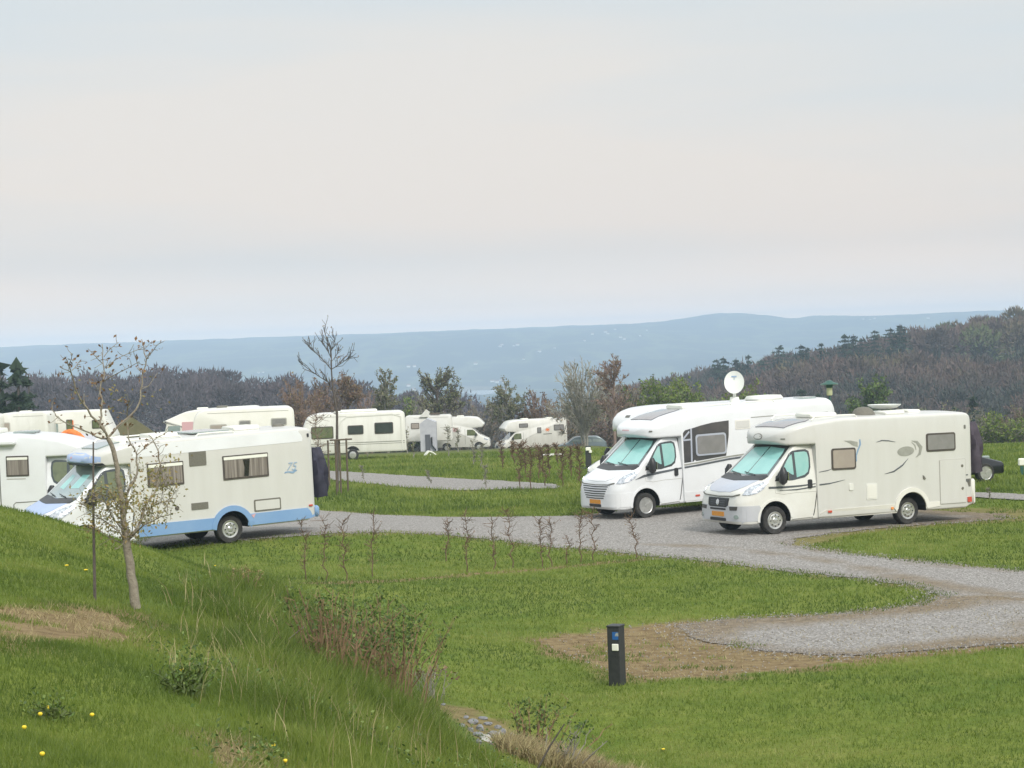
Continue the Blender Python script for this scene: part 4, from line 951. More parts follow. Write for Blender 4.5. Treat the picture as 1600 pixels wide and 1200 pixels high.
# long caravan behind the staked tree: left end sloped nose, D about 117 m; side faces us, nose to the left
t = place(466, 716, 119, 186, 'caravan', 'long white twin-window caravan with sloping nose standing behind the stakes of the tall bare tree', 'caravan')
bo, sf_ = caravan(t, 5.9, 2.62, 'ivory', [(.75, 1.25, 1.95, 1.92, 'glassgreen', 'winframe'), (2.72, 1.42, 3.58, 1.92, *G_), (4.18, 1.40, 5.20, 2.02, 'glassdark', 'winframe')], 'slope', 'L', 'stripegrey', ax=2.95)
sf_.panel('corner_trim', t, 'white', strip([(2.2, .5), (2.25, 1.7), (2.35, 2.15), (2.7, 2.4), (5.2, 2.45), (5.62, 2.3), (5.68, .5)], .07), 'L', .02, .3)
boxpart(t, 'roof_box', 'whiteplastic', 2.4, -.6, 2.6, 4.4, .5, 2.74, .05)
# two more caravans left of it, seen over the roof of the blue-skirted motorhome
t = place(458, 700, 108, 188, 'caravan', 'white caravan with three small windows seen over the solar panel of the blue-skirted motorhome', 'caravan')
t.location = (*at(301, 700, 110)[:2], 0); t.location.z = at(301, 640, 110)[2] - 2.56
caravan(t, 5.15, 2.56, 'palewhite', [(.9, 1.55, 1.75, 1.80, 'blindbeige', 'softseam'), (2.35, 1.60, 2.95, 1.95, 'blindgrey', 'softseam'), (3.95, 1.62, 4.75, 2.0, 'blindgrey', 'softseam')], 'round', 'L')
t = place(300, 700, 118, 184, 'motorhome', 'pale motorhome with rounded roof and bluish windscreen, behind the three-window caravan', 'motorhome')
_q = at(252, 640, 122); t.location = (_q[0], _q[1], at(330, 636, 122)[2] - 2.95)
b1, s1_ = profbody('body', 'palewhite', rnd([(0, .4), (0, 1.0), (.15, 1.35, .1), (.35, 2.1, .1), (.15, 2.25, .05), (1.3, 2.72, .2), (2.2, 2.85, .2), (5.4, 2.95, .3), (5.7, 2.6, .3), (5.75, .4)], .1), 1.12, .10, t)
s1_.panel('windscreen', t, 'glassgrey', [(-.95, 1.3), (.95, 1.3), (.95, 2.05), (-.95, 2.05)], 'F', .015, .3)
fz = s1_.panel('window', t, 'winframe', rr(2.0, 1.7, 2.9, 2.25, .05), 'L', .02, .4); s1_.panel('pane', fz, 'blindgrey', rr(2.05, 1.75, 2.85, 2.2, .04), 'L', .03, .4)
s1_.panel('cab_window', t, 'glassgrey', [(.35, 1.45), (.45, 2.0), (1.1, 2.0), (1.1, 1.45)], 'L', .015, .3); s1_.panel('side_panel', t, 'pink', rr(1.2, 1.5, 1.85, 2.2, .05), 'L', .01, .3)
for y in (1, -1): simplewheel(t, 1.0, y); simplewheel(t, 4.5, y)
boxpart(t, 'roof_hatch', 'whiteplastic', 2.0, -.3, 2.83, 2.6, .3, 2.94); boxpart(t, 'roof_hatch', 'vent', 3.1, -.3, 2.86, 3.7, .3, 3.0)
# far left pair
t = place(12, 700, 112, 180, 'caravan', 'yellowish cream caravan with one small blind-covered window, far left behind the white motorhome', 'caravan')
t.location = (*at(7, 700, 118)[:2], 0); t.location.z = at(60, 643, 118)[2] - 2.5
caravan(t, 2.7, 2.5, 'ivory', [(.25, 1.55, .62, 2.0, 'blindbeige', 'softseam')], 'box', 'L'); 
t = place(80, 700, 112, 180, 'caravan', 'white caravan with an arched dark door window and a square window, behind the orange-edged tent', 'caravan')
t.location = (*at(82, 700, 120)[:2], 0); t.location.z = at(130, 641, 120)[2] - 2.6
bq2, sq2 = profbody('body', 'palewhite', rnd([(0, .5), (0, 2.55, .1), (.5, 2.6, .1), (2.95, 2.6, .1), (3.05, 2.35, .1), (3.55, 1.2, .1), (3.6, .5)], .08), 1.15, .07, t)
for s0, z0, s1, z1, pn in ((1.05, 1.42, 1.40, 2.15, 'glassgreen'), (2.45, 1.6, 2.95, 2.08, 'glassgreen'), (.08, 1.45, .25, 1.95, 'glassgrey')):
    f = sq2.panel('window', t, 'winframe', rr(s0, z0, s1, z1, .06), 'L', .02, .4); sq2.panel('pane', f, pn, rr(s0 + .05, z0 + .05, s1 - .05, z1 - .05, .04), 'L', .03, .4)
sq2.panel('orange_trim', t, 'orange', strip([(1.42, 1.35), (1.42, 2.1)], .05), 'L', .025, .3); sq2.panel('side_panel', t, 'glassgrey', rr(.3, 1.1, .6, 1.95, .05), 'L', .01, .3)
for y in (1.1, -1.1): simplewheel(t, 1.9, y)
t = place(-10, 700, 104, 180, 'caravan', 'sliver of a white caravan roof at the left picture edge', 'caravan')
t.location = (*at(-75, 700, 116)[:2], 0); t.location.z = at(0, 648, 116)[2] - 2.4
caravan(t, 2.7, 2.45, 'palewhite', [(2.2, 1.5, 2.6, 1.95, 'glassdark', 'winframe')], 'box', 'L')
# tent with orange arch
_q = at(128, 690, 100); t = thing('dome_tent', 'grey dome tent with an orange arched entrance, beside the white motorhome', 'tent', (_q[0], _q[1], h1(_q[0], _q[1])), rz=0)
top = at(128, 673, 100)[2] - t.location.z
b = MB(); rings = []
for k in range(9):
    u = k / 8; x0 = -1.0 + 3.6 * u; hh = top * (1.0 - .05 * u - .55 * u ** 2.2); ww = 1.2 * (1 - .25 * u)
    rings.append([(x0, -ww * math.cos(math.pi * j / 14), hh * math.sin(math.pi * j / 14)) for j in range(15)])
b.loft(rings, 0, True, False); o = b.build('canopy', 'tentgrey', t, 60); o.rotation_euler = (0, 0, R(25))
b = MB(); arc = [(-1.12 - .1, -1.05 * math.cos(math.pi * j / 18), (top - .02) * math.sin(math.pi * j / 18)) for j in range(19)]
b.tube([(x * 1.0, y * 1.05, z) for x, y, z in arc], .16, 8); o2 = b.build('arch_edge', 'orange', t, 60); o2.rotation_euler = (0, 0, R(25) + R(52))
b = MB(); b.loft([[(-1.16, y * .92, z * .93) for x, y, z in arc], [(-1.14, y * .92, z * .93) for x, y, z in arc]]); o3 = b.build('entrance', 'tentdark', t); o3.rotation_euler = (0, 0, R(25) + R(52))
# hut roof
_q = at(205, 676, 150); t = thing('shed', 'low olive shed with a pitched roof beyond the blue-skirted motorhome', 'shed', (_q[0], _q[1], h1(_q[0], _q[1])), rz=R(12))
tz = at(205, 650, 150)[2] - t.location.z
b = MB(); b.box(-1.3, -2, 0, 1.3, 2, tz - 1.1); b.build('wall', 'hut', t)
b = MB(); b.loft([[(-1.6, -2.2, tz - 1.2), (1.6, -2.2, tz - 1.2), (0, -2.2, tz)], [(-1.6, 2.2, tz - 1.2), (1.6, 2.2, tz - 1.2), (0, 2.2, tz)]]); b.build('roof', 'hut', t)
# caravan + alcove motorhomes about 185 m away
_q = at(634, 700, 182); t = thing('caravan', 'white caravan with a brown-blind window, partly hidden behind the long caravan', 'caravan', (*_q[:2], at(650, 649, 182)[2] - 2.6), rz=R(180))
caravan(t, 4.0, 2.6, 'white', [(.55, 1.5, 1.25, 2.0, 'blindbeige', 'winframe'), (1.7, 1.75, 1.95, 2.05, 'glassdark', 'winframe')], 'box', 'L')
_q = at(664, 703, 178); t = thing('camper_awning', 'white and grey camper awning with an open doorway, between the two caravans', 'awning', (*_q[:2], h1(_q[0], _q[1])), rz=0)
aw = at(664, 642, 178)[2] - t.location.z
b = MB(); b.loft([[(-.3, -1, 0), (1.0, -1, 0), (1.0, -1, aw - .9), (.3, -1, aw - .6), (-.3, -1, aw - 1.0)], [(-.3, 1, 0), (1.0, 1, 0), (1.0, 1, aw - .9), (.3, 1, aw - .6), (-.3, 1, aw - 1.0)]]); b.build('canvas', 'tentgrey', t)
b = MB(); b.box(.1, -1.06, .1, .5, -1.01, aw - 1.9); b.build('doorway', 'tentdark', t)
b = MB(); b.tube([(.62, -1.1, 1.2), (.62, -1.12, .55), (.95, -1.15, 0.1)], .07, 5); b.build('strap', 'black', t)
_q = at(648, 660, 184); t = thing('tilted_roof_light', 'open pale roof dome and antenna board above the far campers', 'roof light', (at(664, 650, 181.0)[0], 181.0, at(664, 652, 181)[2]), rz=0)
b = MB(); b.loft([[(-.45, -.3, 0), (.1, -.3, .62), (.42, -.3, .38), (.25, -.3, 0)], [(-.45, .3, 0), (.1, .3, .62), (.42, .3, .38), (.25, .3, 0)]]); b.build('dome', 'ivory', t); b = MB(); b.box(.45, -.2, .15, 1.25, .2, .30, 0, .02); b.build('board', 'wood', t)
t.location.z = at(664, 651, 181)[2] - .02
_q = at(767, 703, 186); t = thing('camper_van', 'white alcove camper facing right with a red-blind window, leftmost of the two alcove campers', 'camper van', (*_q[:2], at(740, 650, 186)[2] - 2.95), rz=R(-2))
alcove(t, 5.7, 2.95, 'white', [(4.1, 1.45, 4.95, 2.0, 'brownpanel', 'blindbeige'), (2.65, 1.68, 3.25, 2.05, 'pink', 'blindbeige')], 'Rt')
_q = at(777, 705, 188); t = thing('camper_van', 'cream alcove camper facing left with an orange sun decal, standing behind the bare hedge', 'camper van', (*_q[:2], at(850, 653, 190)[2] - 3.0), rz=R(194))
bo, sf_ = alcove(t, 6.05, 3.0, 'ivory', [(1.75, 2.32, 2.55, 2.68, 'blindgrey', 'winframe'), (3.35, 1.78, 3.72, 2.28, 'blindgrey', 'winframe'), (4.85, 1.95, 5.75, 2.45, 'blindgrey', 'winframe')], 'L')
sf_.panel('sun_decal', t, 'orange', [(4.28 + (.26 if k % 2 else .10) * math.cos(k * math.pi / 8), 2.05 + (.2 if k % 2 else .08) * math.sin(k * math.pi / 8)) for k in range(16)], 'L', .01, .3)
sf_.panel('lettering_bar', t, 'seam', strip([(3.9, 1.68), (4.65, 1.70)], .07), 'L', .01, .3)
# estate car
_q = at(868, 710, 180); t = thing('parked_car', 'dark teal-grey estate car parked beyond the hedge beside the cream alcove camper', 'car', (*_q[:2], at(885, 682, 180)[2] - 1.48), rz=R(182))
bo, sf_ = profbody('body', 'carpaint', rnd([(0, .35, .1), (0, .75, .1), (.9, .95, .1), (1.6, 1.45, .2), (3.6, 1.46, .3), (4.2, .95, .1), (4.3, .4, .1)], .1), .86, .12, t)
for pg in ([(1.15, .98), (1.65, 1.36), (2.15, 1.38), (2.15, .98)], [(2.25, .98), (2.25, 1.38), (2.95, 1.38), (2.98, .98)], [(3.08, .98), (3.05, 1.38), (3.55, 1.36), (3.9, .98)]): sf_.panel('side_window', t, 'glassgrey', pg, 'L', .01, .3)
sf_.panel('windscreen', t, 'glassgrey', [(-.65, .99), (.65, .99), (.55, 1.36), (-.55, 1.36)], 'F', .01, .3)
for s_ in (.8, 3.4):
    for y in (.80, -.80): simplewheel(t, s_, y, .31)
# dark car behind the right-hand motorhome
_q = gp(1549, 750); t = thing('parked_car', 'black car with pale windscreen showing behind the covered bicycles on the right', 'car', (*_q[:2], _q[2]), rz=R(20))
t.location.z = _q[2]
bo, sf_ = profbody('body', 'carblack', rnd([(0, .25, .08), (0, .62, .1), (.85, .85, .1), (1.5, 1.40, .2), (3.3, 1.42, .3), (3.9, .95, .1), (4.0, .3, .1)], .1), .85, .12, t)
sf_.panel('windscreen', t, 'glassgrey', [(-.65, .9), (.65, .9), (.52, 1.33), (-.52, 1.33)], 'F', .01, .3)
for pg in ([(1.1, .9), (1.55, 1.32), (2.1, 1.34), (2.1, .9)], [(2.2, .9), (2.2, 1.34), (3.2, 1.32), (3.4, .9)]): sf_.panel('side_window', t, 'glassgrey', pg, 'Rt', .01, .3)
sf_.panel('headlight', t, 'headlamp', [(.12, .6), (.16, .7), (.5, .76), (.5, .66)], 'Rt', .012, .2)
for s_ in (.75, 3.2):
    for y in (.90, -.90): wheel(t, s_, y, .31, 'alloy')

# ------------------------------------------------------------------ posts, lamp, stakes
q = gp(965, 1070); t = thing('power_bollard', 'dark square service bollard with blue and cream stickers, on the grass by the bare patch', 'bollard', tuple(q), rz=R(-24))
hb_ = (at(962, 976, q[1])[2] - q[2]) * 1.0
b = MB(); b.box(-.092, -.11, -.05, .092, .11, hb_ - .03, 0, .008); pb = b.build('post', 'postdark', t, 30)
b = MB(); b.box(-.10, -.118, hb_ - .03, .10, .118, hb_, 0, .008); b.build('cap', 'postdark', t, 30)
b = MB(); b.box(-.01, -.117, hb_ - .20, .08, -.111, hb_ - .09); s_ = b.build('sticker', 'blueicon', t); b = MB(); b.add([(.03, -.1185, hb_ - .15), (.085, -.1185, hb_ - .15), (.085, -.1185, hb_ - .10), (.05, -.1185, hb_ - .10)], [(0, 1, 2, 3)]); b.build('arrow_mark', 'headlamp', s_)
b = MB(); b.box(-.02, -.128, hb_ - .36, .08, -.108, hb_ - .26, 0, .008); b.build('socket_cover', 'whiteplastic', t, 30)
b = MB(); b.lathe([(.016, -.116), (.016, -.108)], 10, (.03, 0, hb_ - .44), 'y'); b.build('lock', 'black', t)
q = gp(920, 733); t = thing('power_bollard', 'dark service bollard with white sockets near the nose of the white motorhome', 'bollard', tuple(q), rz=R(10))
hh = at(920, 697, q[1])[2] - q[2]
b = MB(); b.box(-.10, -.10, -.05, .10, .10, hh, 0, .01); b.build('post', 'postdark', t, 30)
b = MB(); b.box(-.13, -.16, hh - .18, .08, -.10, hh - .04, 0, .02); b.box(.0, -.16, hh - .28, .12, -.10, hh - .16, 0, .02); b.build('socket', 'whiteplastic', t, 30)
b = MB(); b.box(-.35, -.1, .02, -.1, .1, .07); b.build('plinth', 'postdark', t)
q = np.array([*at(1297, 640, 84)[:2], 0.]); q[2] = h1(q[0], q[1]); t = thing('street_lamp', 'green mushroom-topped street lamp rising behind the white motorhome', 'lamp', tuple(q))
tz = at(1297, 595, 84)[2] - q[2]
b = MB(); b.tube([(0, 0, -.2), (0, 0, tz - .55)], [.06, .04], 8); b.build('pole', 'lampgreen', t, 50)
b = MB(); b.lathe([(.10, tz - .56), (.115, tz - .52), (.11, tz - .27), (.10, tz - .27)], 12); b.build('lantern', 'lampglass', t, 50)
b = MB(); b.lathe([(.02, tz + .02), (.12, tz), (.16, tz - .05), (.34, tz - .11), (.36, tz - .135), (.15, tz - .15), (.12, tz - .27), (.0, tz - .27)], 20); b.build('lamp_shade', 'lampgreen', t, 50)
for x in (-.22, .22):
    b = MB(); b.box(x - .10, -.12, tz - .155, x + .10, .12, tz - .14); b.build('shade_rim', 'whiteplastic', t)
q = gp(672, 713); t = thing('folding_table', 'small white folding table collapsed on the grass before the camper awning', 'table', tuple(q), rz=.3)
k_ = q[1] / FPX; b = MB(); b.loft([[(-11 * k_, -.2, 0), (-9 * k_, -.2, 0), (-1 * k_, -.2, 9 * k_), (-3 * k_, -.2, 9 * k_)], [(-11 * k_, .2, 0), (-9 * k_, .2, 0), (-1 * k_, .2, 9 * k_), (-3 * k_, .2, 9 * k_)]]); b.build('table_top', 'whiteplastic', t)
b = MB(); b.tube([(-2 * k_, 0, 8 * k_), (4 * k_, 0, 6 * k_), (11 * k_, 0, 1 * k_)], 1.1 * k_, 5); b.tube([(0, 0, 3 * k_), (1 * k_, 0, 0)], 1.6 * k_, 5); b.build('leg', 'whiteplastic', t)
q = gp(862, 714); t = thing('sun_lounger', 'low white lounger lying on the grass behind the middle hedge row', 'lounger', tuple(q), rz=.1)
k_ = q[1] / FPX; b = MB(); b.box(-14 * k_, -.3, 2.2 * k_, 18 * k_, .3, 4.6 * k_, 0, .02); b.build('frame', 'whiteplastic', t); b = MB()
for x in (-14, -2, 14): b.box((x - .8) * k_, -.28, -.05, (x + .8) * k_, .28, 2.4 * k_)
b.build('legs', 'stripegrey', t)
# stake frame round the tall bare tree
def pole(mb, a, b_, r): mb.tube([a, b_], r, 6)
q0 = gp(515, 772); t = thing('tree_stake_frame', 'frame of brown wooden stakes and a crossbar round the tall bare tree', 'tree stakes', tuple(q0))
for px, py, ty in ((544, 768, 685), (533, 771, 688), (515, 763, 688), (527, 774, 687)):
    p = gp(px, py); hgt = at(px - 3, ty, p[1])[2] - p[2]; b = MB(); o_ = np.array([p[0] - q0[0], p[1] - q0[1], p[2] - q0[2]])
    b.tube([o_ - [0, 0, .1], o_ + [0, 0, hgt]], .035, 7); b.build('stake', 'wood', t, 50)
b = MB(); b.tube([np.array([*(at(515, 688, q0[1])[:2] - q0[:2]), at(515, 688, q0[1])[2] - q0[2]]), np.array([*(at(550, 686, q0[1])[:2] - q0[:2]), at(550, 686, q0[1])[2] - q0[2]])], .03, 6); b.build('crossbar', 'wood', t)
q = gp(148, 938); t2 = MB(); t2.tube([(0, 0, -.1), (.02, 0, .8), (.05, 0, at(153, 690, q[1])[2] - q[2])], [.018, .014, .008], 6)
o = t2.build('plant_stake', 'barkdark'); o.location = tuple(q); tag(o, 'thin dark stake standing left of the small bare tree', 'stake')
for px, py, ty, lb in ((1541, 745, 712, 'small blue and white marker post in the field, left of the white and green one'), (1597, 742, 716, 'white and green marker post at the right picture edge')):
    q = gp(px, py); hh = at(px, ty, q[1])[2] - q[2]; t = thing('marker_post', lb, 'post', tuple(q))
    b = MB(); b.box(-.05, -.05, -.1, .05, .05, hh * .6, 0, .01); b.build('post', 'wood' if px < 1560 else 'lampgreen', t); b = MB(); b.box(-.12, -.09, hh * .55, .12, .05, hh, 0, .03); b.build('sign_head', 'glassgrey' if px < 1560 else 'whiteplastic', t)

# ------------------------------------------------------------------ vegetation
def rv(rnd):
    z = rnd.uniform(-1, 1); a = rnd.uniform(0, 2 * math.pi); r = math.sqrt(1 - z * z); return Vector((r * math.cos(a), r * math.sin(a), z))
def grow(b, tips, p, d, ln, rad, depth, rnd, spread=.6, up=.15, n=3, segs=3, minr=.004, thin=.62, shrink=.68, wig=.18):
    pts = [p.copy()]; q = p.copy(); dd = d.copy(); rads = [rad]
    for i in range(segs):
        dd = (dd + rv(rnd) * wig + Vector((0, 0, up * .5))).normalized(); q = q + dd * ln / segs; pts.append(q.copy()); rads.append(max(minr, rad * (1 - (1 - thin) * (i + 1) / segs)))
    b.tube(pts, rads, 6 if rad > .05 else (4 if rad > .015 else 3), caps=False)
    if depth == 0: tips.append((q, dd)); return
    for k in range(n + (rnd.random() < .5)):
        t = rnd.uniform(.35, 1.0) if k else 1.0; i = min(segs - 1, int(t * segs)); u = t * segs - i; base_ = pts[i].lerp(pts[i + 1], min(1, u)) if t < 1 else q
        nd = (dd + rv(rnd) * spread + Vector((0, 0, up))).normalized()
        grow(b, tips, base_, nd, ln * rnd.uniform(shrink * .8, shrink * 1.15), max(minr, rad * thin * rnd.uniform(.55, .9)), depth - 1, rnd, spread, up, n, segs, minr, thin, shrink, wig)
def leaves(name, pts, size, m, parent, asp=.55, jit=.05, seed=1, flat=0):
    """leaf cards: pts (n,3)"""
    g = np.random.default_rng(seed); P = np.asarray(pts, float); n = len(P)
    P = P + g.normal(0, jit, (n, 3)); a = g.normal(0, 1, (n, 3)); a /= np.linalg.norm(a, axis=1)[:, None]; c = g.normal(0, 1, (n, 3)); c -= (c * a).sum(1)[:, None] * a; c /= np.linalg.norm(c, axis=1)[:, None]
    s = size * g.uniform(.6, 1.3, n)[:, None]; V = np.stack([P - a * s, P + c * s * asp, P + a * s, P - c * s * asp], 1).reshape(-1, 3)
    F = np.arange(4 * n).reshape(n, 4); return npmesh(name, V, F, m, dict(v=np.repeat(g.random(n), 4)), parent=parent)
def bare_tree(px, basey, topy, D, label, seed, group=None, wpx=60, leafm=None, nleaf=0, lsize=.12, bark='twiggrey', name='bare_tree', minr=.012, limbs=26, tf=.22, fan=0, subs=6, droop=0, stems=1):
    rnd = random.Random(seed); p = at(px, basey, D); zg = h1(p[0], p[1]); H = at(px, topy, D)[2] - zg
    t = thing(name, label, 'tree', (p[0], p[1], zg - .1), group=group); rx = wpx / 2 * D / FPX; zt0 = H * tf; zc = (H + zt0) / 2; rz = (H - zt0) / 2
    tr = MB(); cb = MB(); tips = []; r0 = H * .016
    def bez(a, c, e, n): return [a * (1 - u) ** 2 + c * 2 * u * (1 - u) + e * u * u for u in [k / n for k in range(n + 1)]]
    trunks = []
    for m_ in range(stems):
        off = Vector((rnd.gauss(0, .25) * rx * (stems > 1), rnd.gauss(0, .25) * rx * (stems > 1), 0)); top = Vector((off.x * 1.6 + rnd.gauss(0, rx * .08), off.y * 1.6, H * (.75 if stems == 1 else .6)))
        P = bez(off * .4, off + Vector((0, 0, H * .35)), top, 7); tr.tube(P, [r0 * (1.1 - .85 * k / 7) / stems ** .3 for k in range(8)], 6, caps=False); trunks.append(P)
    for k in range(limbs):
        while True:
            d = rv(rnd)
            if d.z > -.35: break
        u = rnd.uniform(.72, 1.02); e = Vector((d.x * rx * u, d.y * rx * u, zc + d.z * rz * u)); P = trunks[k % stems]
        hs = (zt0 * rnd.uniform(.7, 1.5)) if fan else min(H * .68, max(zt0 * .8, e.z - rx * rnd.uniform(.5, 1.1))); ti = min(6.99, max(0, hs / (P[-1].z) * 7)); st = P[int(ti)].lerp(P[int(ti) + 1], ti - int(ti))
        c = st.lerp(e, .45); c.z += (e - st).length * (.18 if not fan else .10); c.x = st.x + (c.x - st.x) * (.75 if fan else 1.1)
        B = bez(st, c, e, 6); B = [q + rv(rnd) * rx * .025 for q in B]; rl = r0 * .34
        cb.tube(B, [max(minr * 1.2, rl * (1 - .8 * i / 6)) for i in range(7)], 4, caps=False)
        for j in range(subs):
            v = rnd.uniform(.25, 1); i = min(5, int(v * 6)); s0 = B[i].lerp(B[i + 1], v * 6 - i); tg = (B[i + 1] - B[i]).normalized()
            dd = (tg * (1.1 if fan else .7) + rv(rnd) * .8 + Vector((0, 0, .35 - droop))).normalized(); ln = rx * rnd.uniform(.16, .42); e1 = s0 + dd * ln * .5 + rv(rnd) * ln * .06; e2 = e1 + (dd + Vector((0, 0, .25))).normalized() * ln * .5
            cb.tube([s0, e1, e2], [minr * 1.15, minr, minr * .8], 3, caps=False)
            for w_ in range(5):
                s1 = (s0.lerp(e1, rnd.random()) if rnd.random() < .4 else e1.lerp(e2, rnd.random())); d2 = (dd + rv(rnd) * .9 + Vector((0, 0, .25))).normalized(); l2 = ln * rnd.uniform(.25, .6); e3 = s1 + d2 * l2
                cb.tube([s1, e3], [minr * .8, minr * .55], 3, caps=False); tips += [e3, s1.lerp(e3, .5)]
    tr.build('trunk', bark, t, 60); cb.build('crown', bark, t)
    if nleaf:
        tp = np.array([tuple(q) for q in tips]); g = np.random.default_rng(seed); leaves('foliage', tp[g.integers(0, len(tp), nleaf)], lsize, leafm, t, jit=rx * .05, seed=seed)
    return t

# the small tree in front, traced limb by limb; every limb gets its own depth
D0 = 22.0; qt = gp(211, 952); D0 = float(qt[1])
T = thing('young_tree', 'small bare fruit tree with a few brown leaves, in front of the blue-skirted motorhome', 'tree', tuple(qt))
def zp(pts, dep0, dep1, k=4.0, x0=0, y0=520):
    out = []; n = len(pts)
    for i, (x, y) in enumerate(pts): out.append(at(x0 + x / k, y0 + y / k, D0 + dep0 + (dep1 - dep0) * i / max(1, n - 1)) - qt)
    return out
limbs = [([(850, 1722), (838, 1640), (818, 1520), (800, 1380), (790, 1290)], 0, 0, .052, .040, 1),
 ([(792, 1300), (770, 1160), (758, 1050), (745, 950), (735, 850), (710, 740), (675, 660)], 0, -.1, .031, .022, 1),
 ([(675, 660), (640, 600), (570, 520), (510, 430), (470, 340), (445, 250), (425, 200), (405, 150)], -.1, -.6, .024, .006, 2), ([(445, 250), (410, 230), (375, 215)], -.45, -.6, .008, .004, 3), ([(430, 200), (445, 165), (455, 130)], -.5, -.7, .007, .004, 3), ([(450, 235), (480, 200), (497, 180)], -.45, -.3, .007, .004, 3),
 ([(670, 662), (600, 650), (520, 610), (430, 575), (350, 520), (325, 480), (325, 440)], -.1, .6, .017, .005, 2), ([(655, 610), (625, 560), (630, 480), (640, 420), (625, 350), (645, 290), (650, 230), (640, 150), (638, 70)], -.1, .4, .022, .006, 2),
 ([(650, 150), (690, 100), (740, 60)], .3, .5, .008, .004, 3), ([(640, 190), (600, 150), (550, 100)], .3, .1, .007, .004, 3), ([(655, 220), (720, 170), (800, 130), (890, 95)], .25, .7, .008, .004, 3), ([(650, 300), (740, 250), (800, 220), (870, 180)], .2, -.3, .008, .004, 3),
 ([(680, 650), (740, 580), (790, 540), (850, 480), (880, 400), (890, 320), (900, 230), (915, 160), (900, 90), (885, 40)], -.1, .3, .022, .006, 2), ([(915, 165), (950, 120), (975, 85), (1005, 60)], .2, .0, .008, .004, 3), ([(795, 530), (800, 460), (815, 410)], 0, -.2, .012, .005, 3), ([(530, 460), (525, 380)], -.3, -.2, .010, .005, 3),
 ([(880, 250), (860, 200), (840, 140)], .1, .3, .006, .004, 3), ([(640, 400), (600, 330), (560, 300)], .1, .4, .006, .004, 3), ([(885, 350), (930, 330), (985, 250)], .1, .5, .006, .004, 3),
 ([(800, 1290), (860, 1220), (890, 1150), (920, 1060), (980, 980), (1000, 900), (1005, 830), (990, 740), (960, 680), (930, 640)], 0, .5, .030, .006, 2),
 ([(775, 1180), (790, 1020), (840, 920), (860, 840), (855, 760), (820, 700), (800, 620), (795, 560)], 0, .3, .026, .006, 2), ([(860, 760), (930, 700), (990, 650), (1060, 610)], .1, .5, .010, .004, 3),
 ([(800, 1310), (740, 1240), (660, 1180), (560, 1110), (500, 1060)], 0, -.4, .016, .005, 2), ([(795, 1330), (700, 1290), (620, 1230), (560, 1240)], 0, .4, .012, .005, 3), ([(810, 1290), (900, 1200), (1000, 1150), (1080, 1130)], 0, -.4, .016, .005, 2),
 ([(800, 1280), (700, 1150), (650, 1050), (620, 980)], 0, -.5, .013, .005, 2), ([(890, 1160), (960, 1080), (1040, 1050), (1090, 1060)], .2, .5, .010, .004, 3), ([(770, 1130), (720, 1060), (690, 1000)], 0, -.5, .012, .005, 3),
 ([(980, 980), (1040, 960), (1090, 1000)], .3, .6, .007, .004, 3), ([(750, 1000), (680, 1080), (590, 1020), (540, 1030)], 0, .3, .009, .004, 3)]
tk = MB(); br = MB(); lp_up = []; lp_lo = []; rnd = random.Random(5)
for pts, d0, d1, r0, r1, lv in limbs:
    P = [Vector(p) for p in zp(pts, d0, d1)]; n = len(P)
    if lv > 1: r0 *= .58; r1 *= .68
    Q = []; 
    for i in range(n - 1):
        Q.append(P[i]); Q.append(P[i].lerp(P[i + 1], .5) + rv(rnd) * min(.012, r0))
    Q.append(P[-1]); m = len(Q)
    (tk if lv == 1 else br).tube(Q, [r0 + (r1 - r0) * i / (m - 1) for i in range(m)], 9 if lv == 1 else 6, caps=False)
    if lv > 1:
        for i in range(1, m):
            for k in range(5 if Q[i].z < 1.5 else 3):
                s0 = Q[i - 1].lerp(Q[i], rnd.random()); low = s0.z < 1.45; ln = rnd.uniform(.03, .12) * (1.6 if low else 1); dd = (rv(rnd) + Vector((0, 0, .5))).normalized()
                e1 = s0 + dd * ln * .5; e2 = e1 + (dd + rv(rnd) * .5).normalized() * ln * .5
                if rnd.random() < (.9 if low else .35): br.tube([s0, e1, e2], [.0035, .003, .0022], 3, caps=False)
                (lp_lo if low else lp_up).append(tuple(e2))
                if low:
                    for _ in range(3): lp_lo.append(tuple(s0.lerp(e2, rnd.random()) + rv(rnd) * .08))
zt_ = Q  # noqa
tk.build('trunk', 'bark', T, 60); br.build('crown', 'bark', T, 60)
g = np.random.default_rng(3)
leaves('foliage', np.array(lp_lo)[g.random(len(lp_lo)) < .85], .019, 'leafolive', T, jit=.03, seed=4)
up_ = np.array(lp_up); up_ = up_[g.random(len(up_)) < .6]; leaves('foliage', up_, .021, 'leafbrown', T, jit=.012, seed=5)
cl_ = np.concatenate([np.tile(zp([c_], d_, d_)[0], (int(n_ * 1.7), 1)) + g.normal(0, .075, (int(n_ * 1.7), 3)) for c_, d_, n_ in (((750, 430), 0, 14), ((478, 355), -.3, 8), ((945, 375), .4, 12), ((700, 300), .1, 10), ((930, 900), .4, 40), ((1060, 790), .6, 14), ((860, 1050), 0, 50), ((700, 1080), -.2, 60), ((620, 1150), -.3, 40), ((950, 1120), .2, 45), ((790, 1010), .1, 30))])
leaves('foliage', cl_, .019, 'leafolive', T, jit=.03, seed=6)

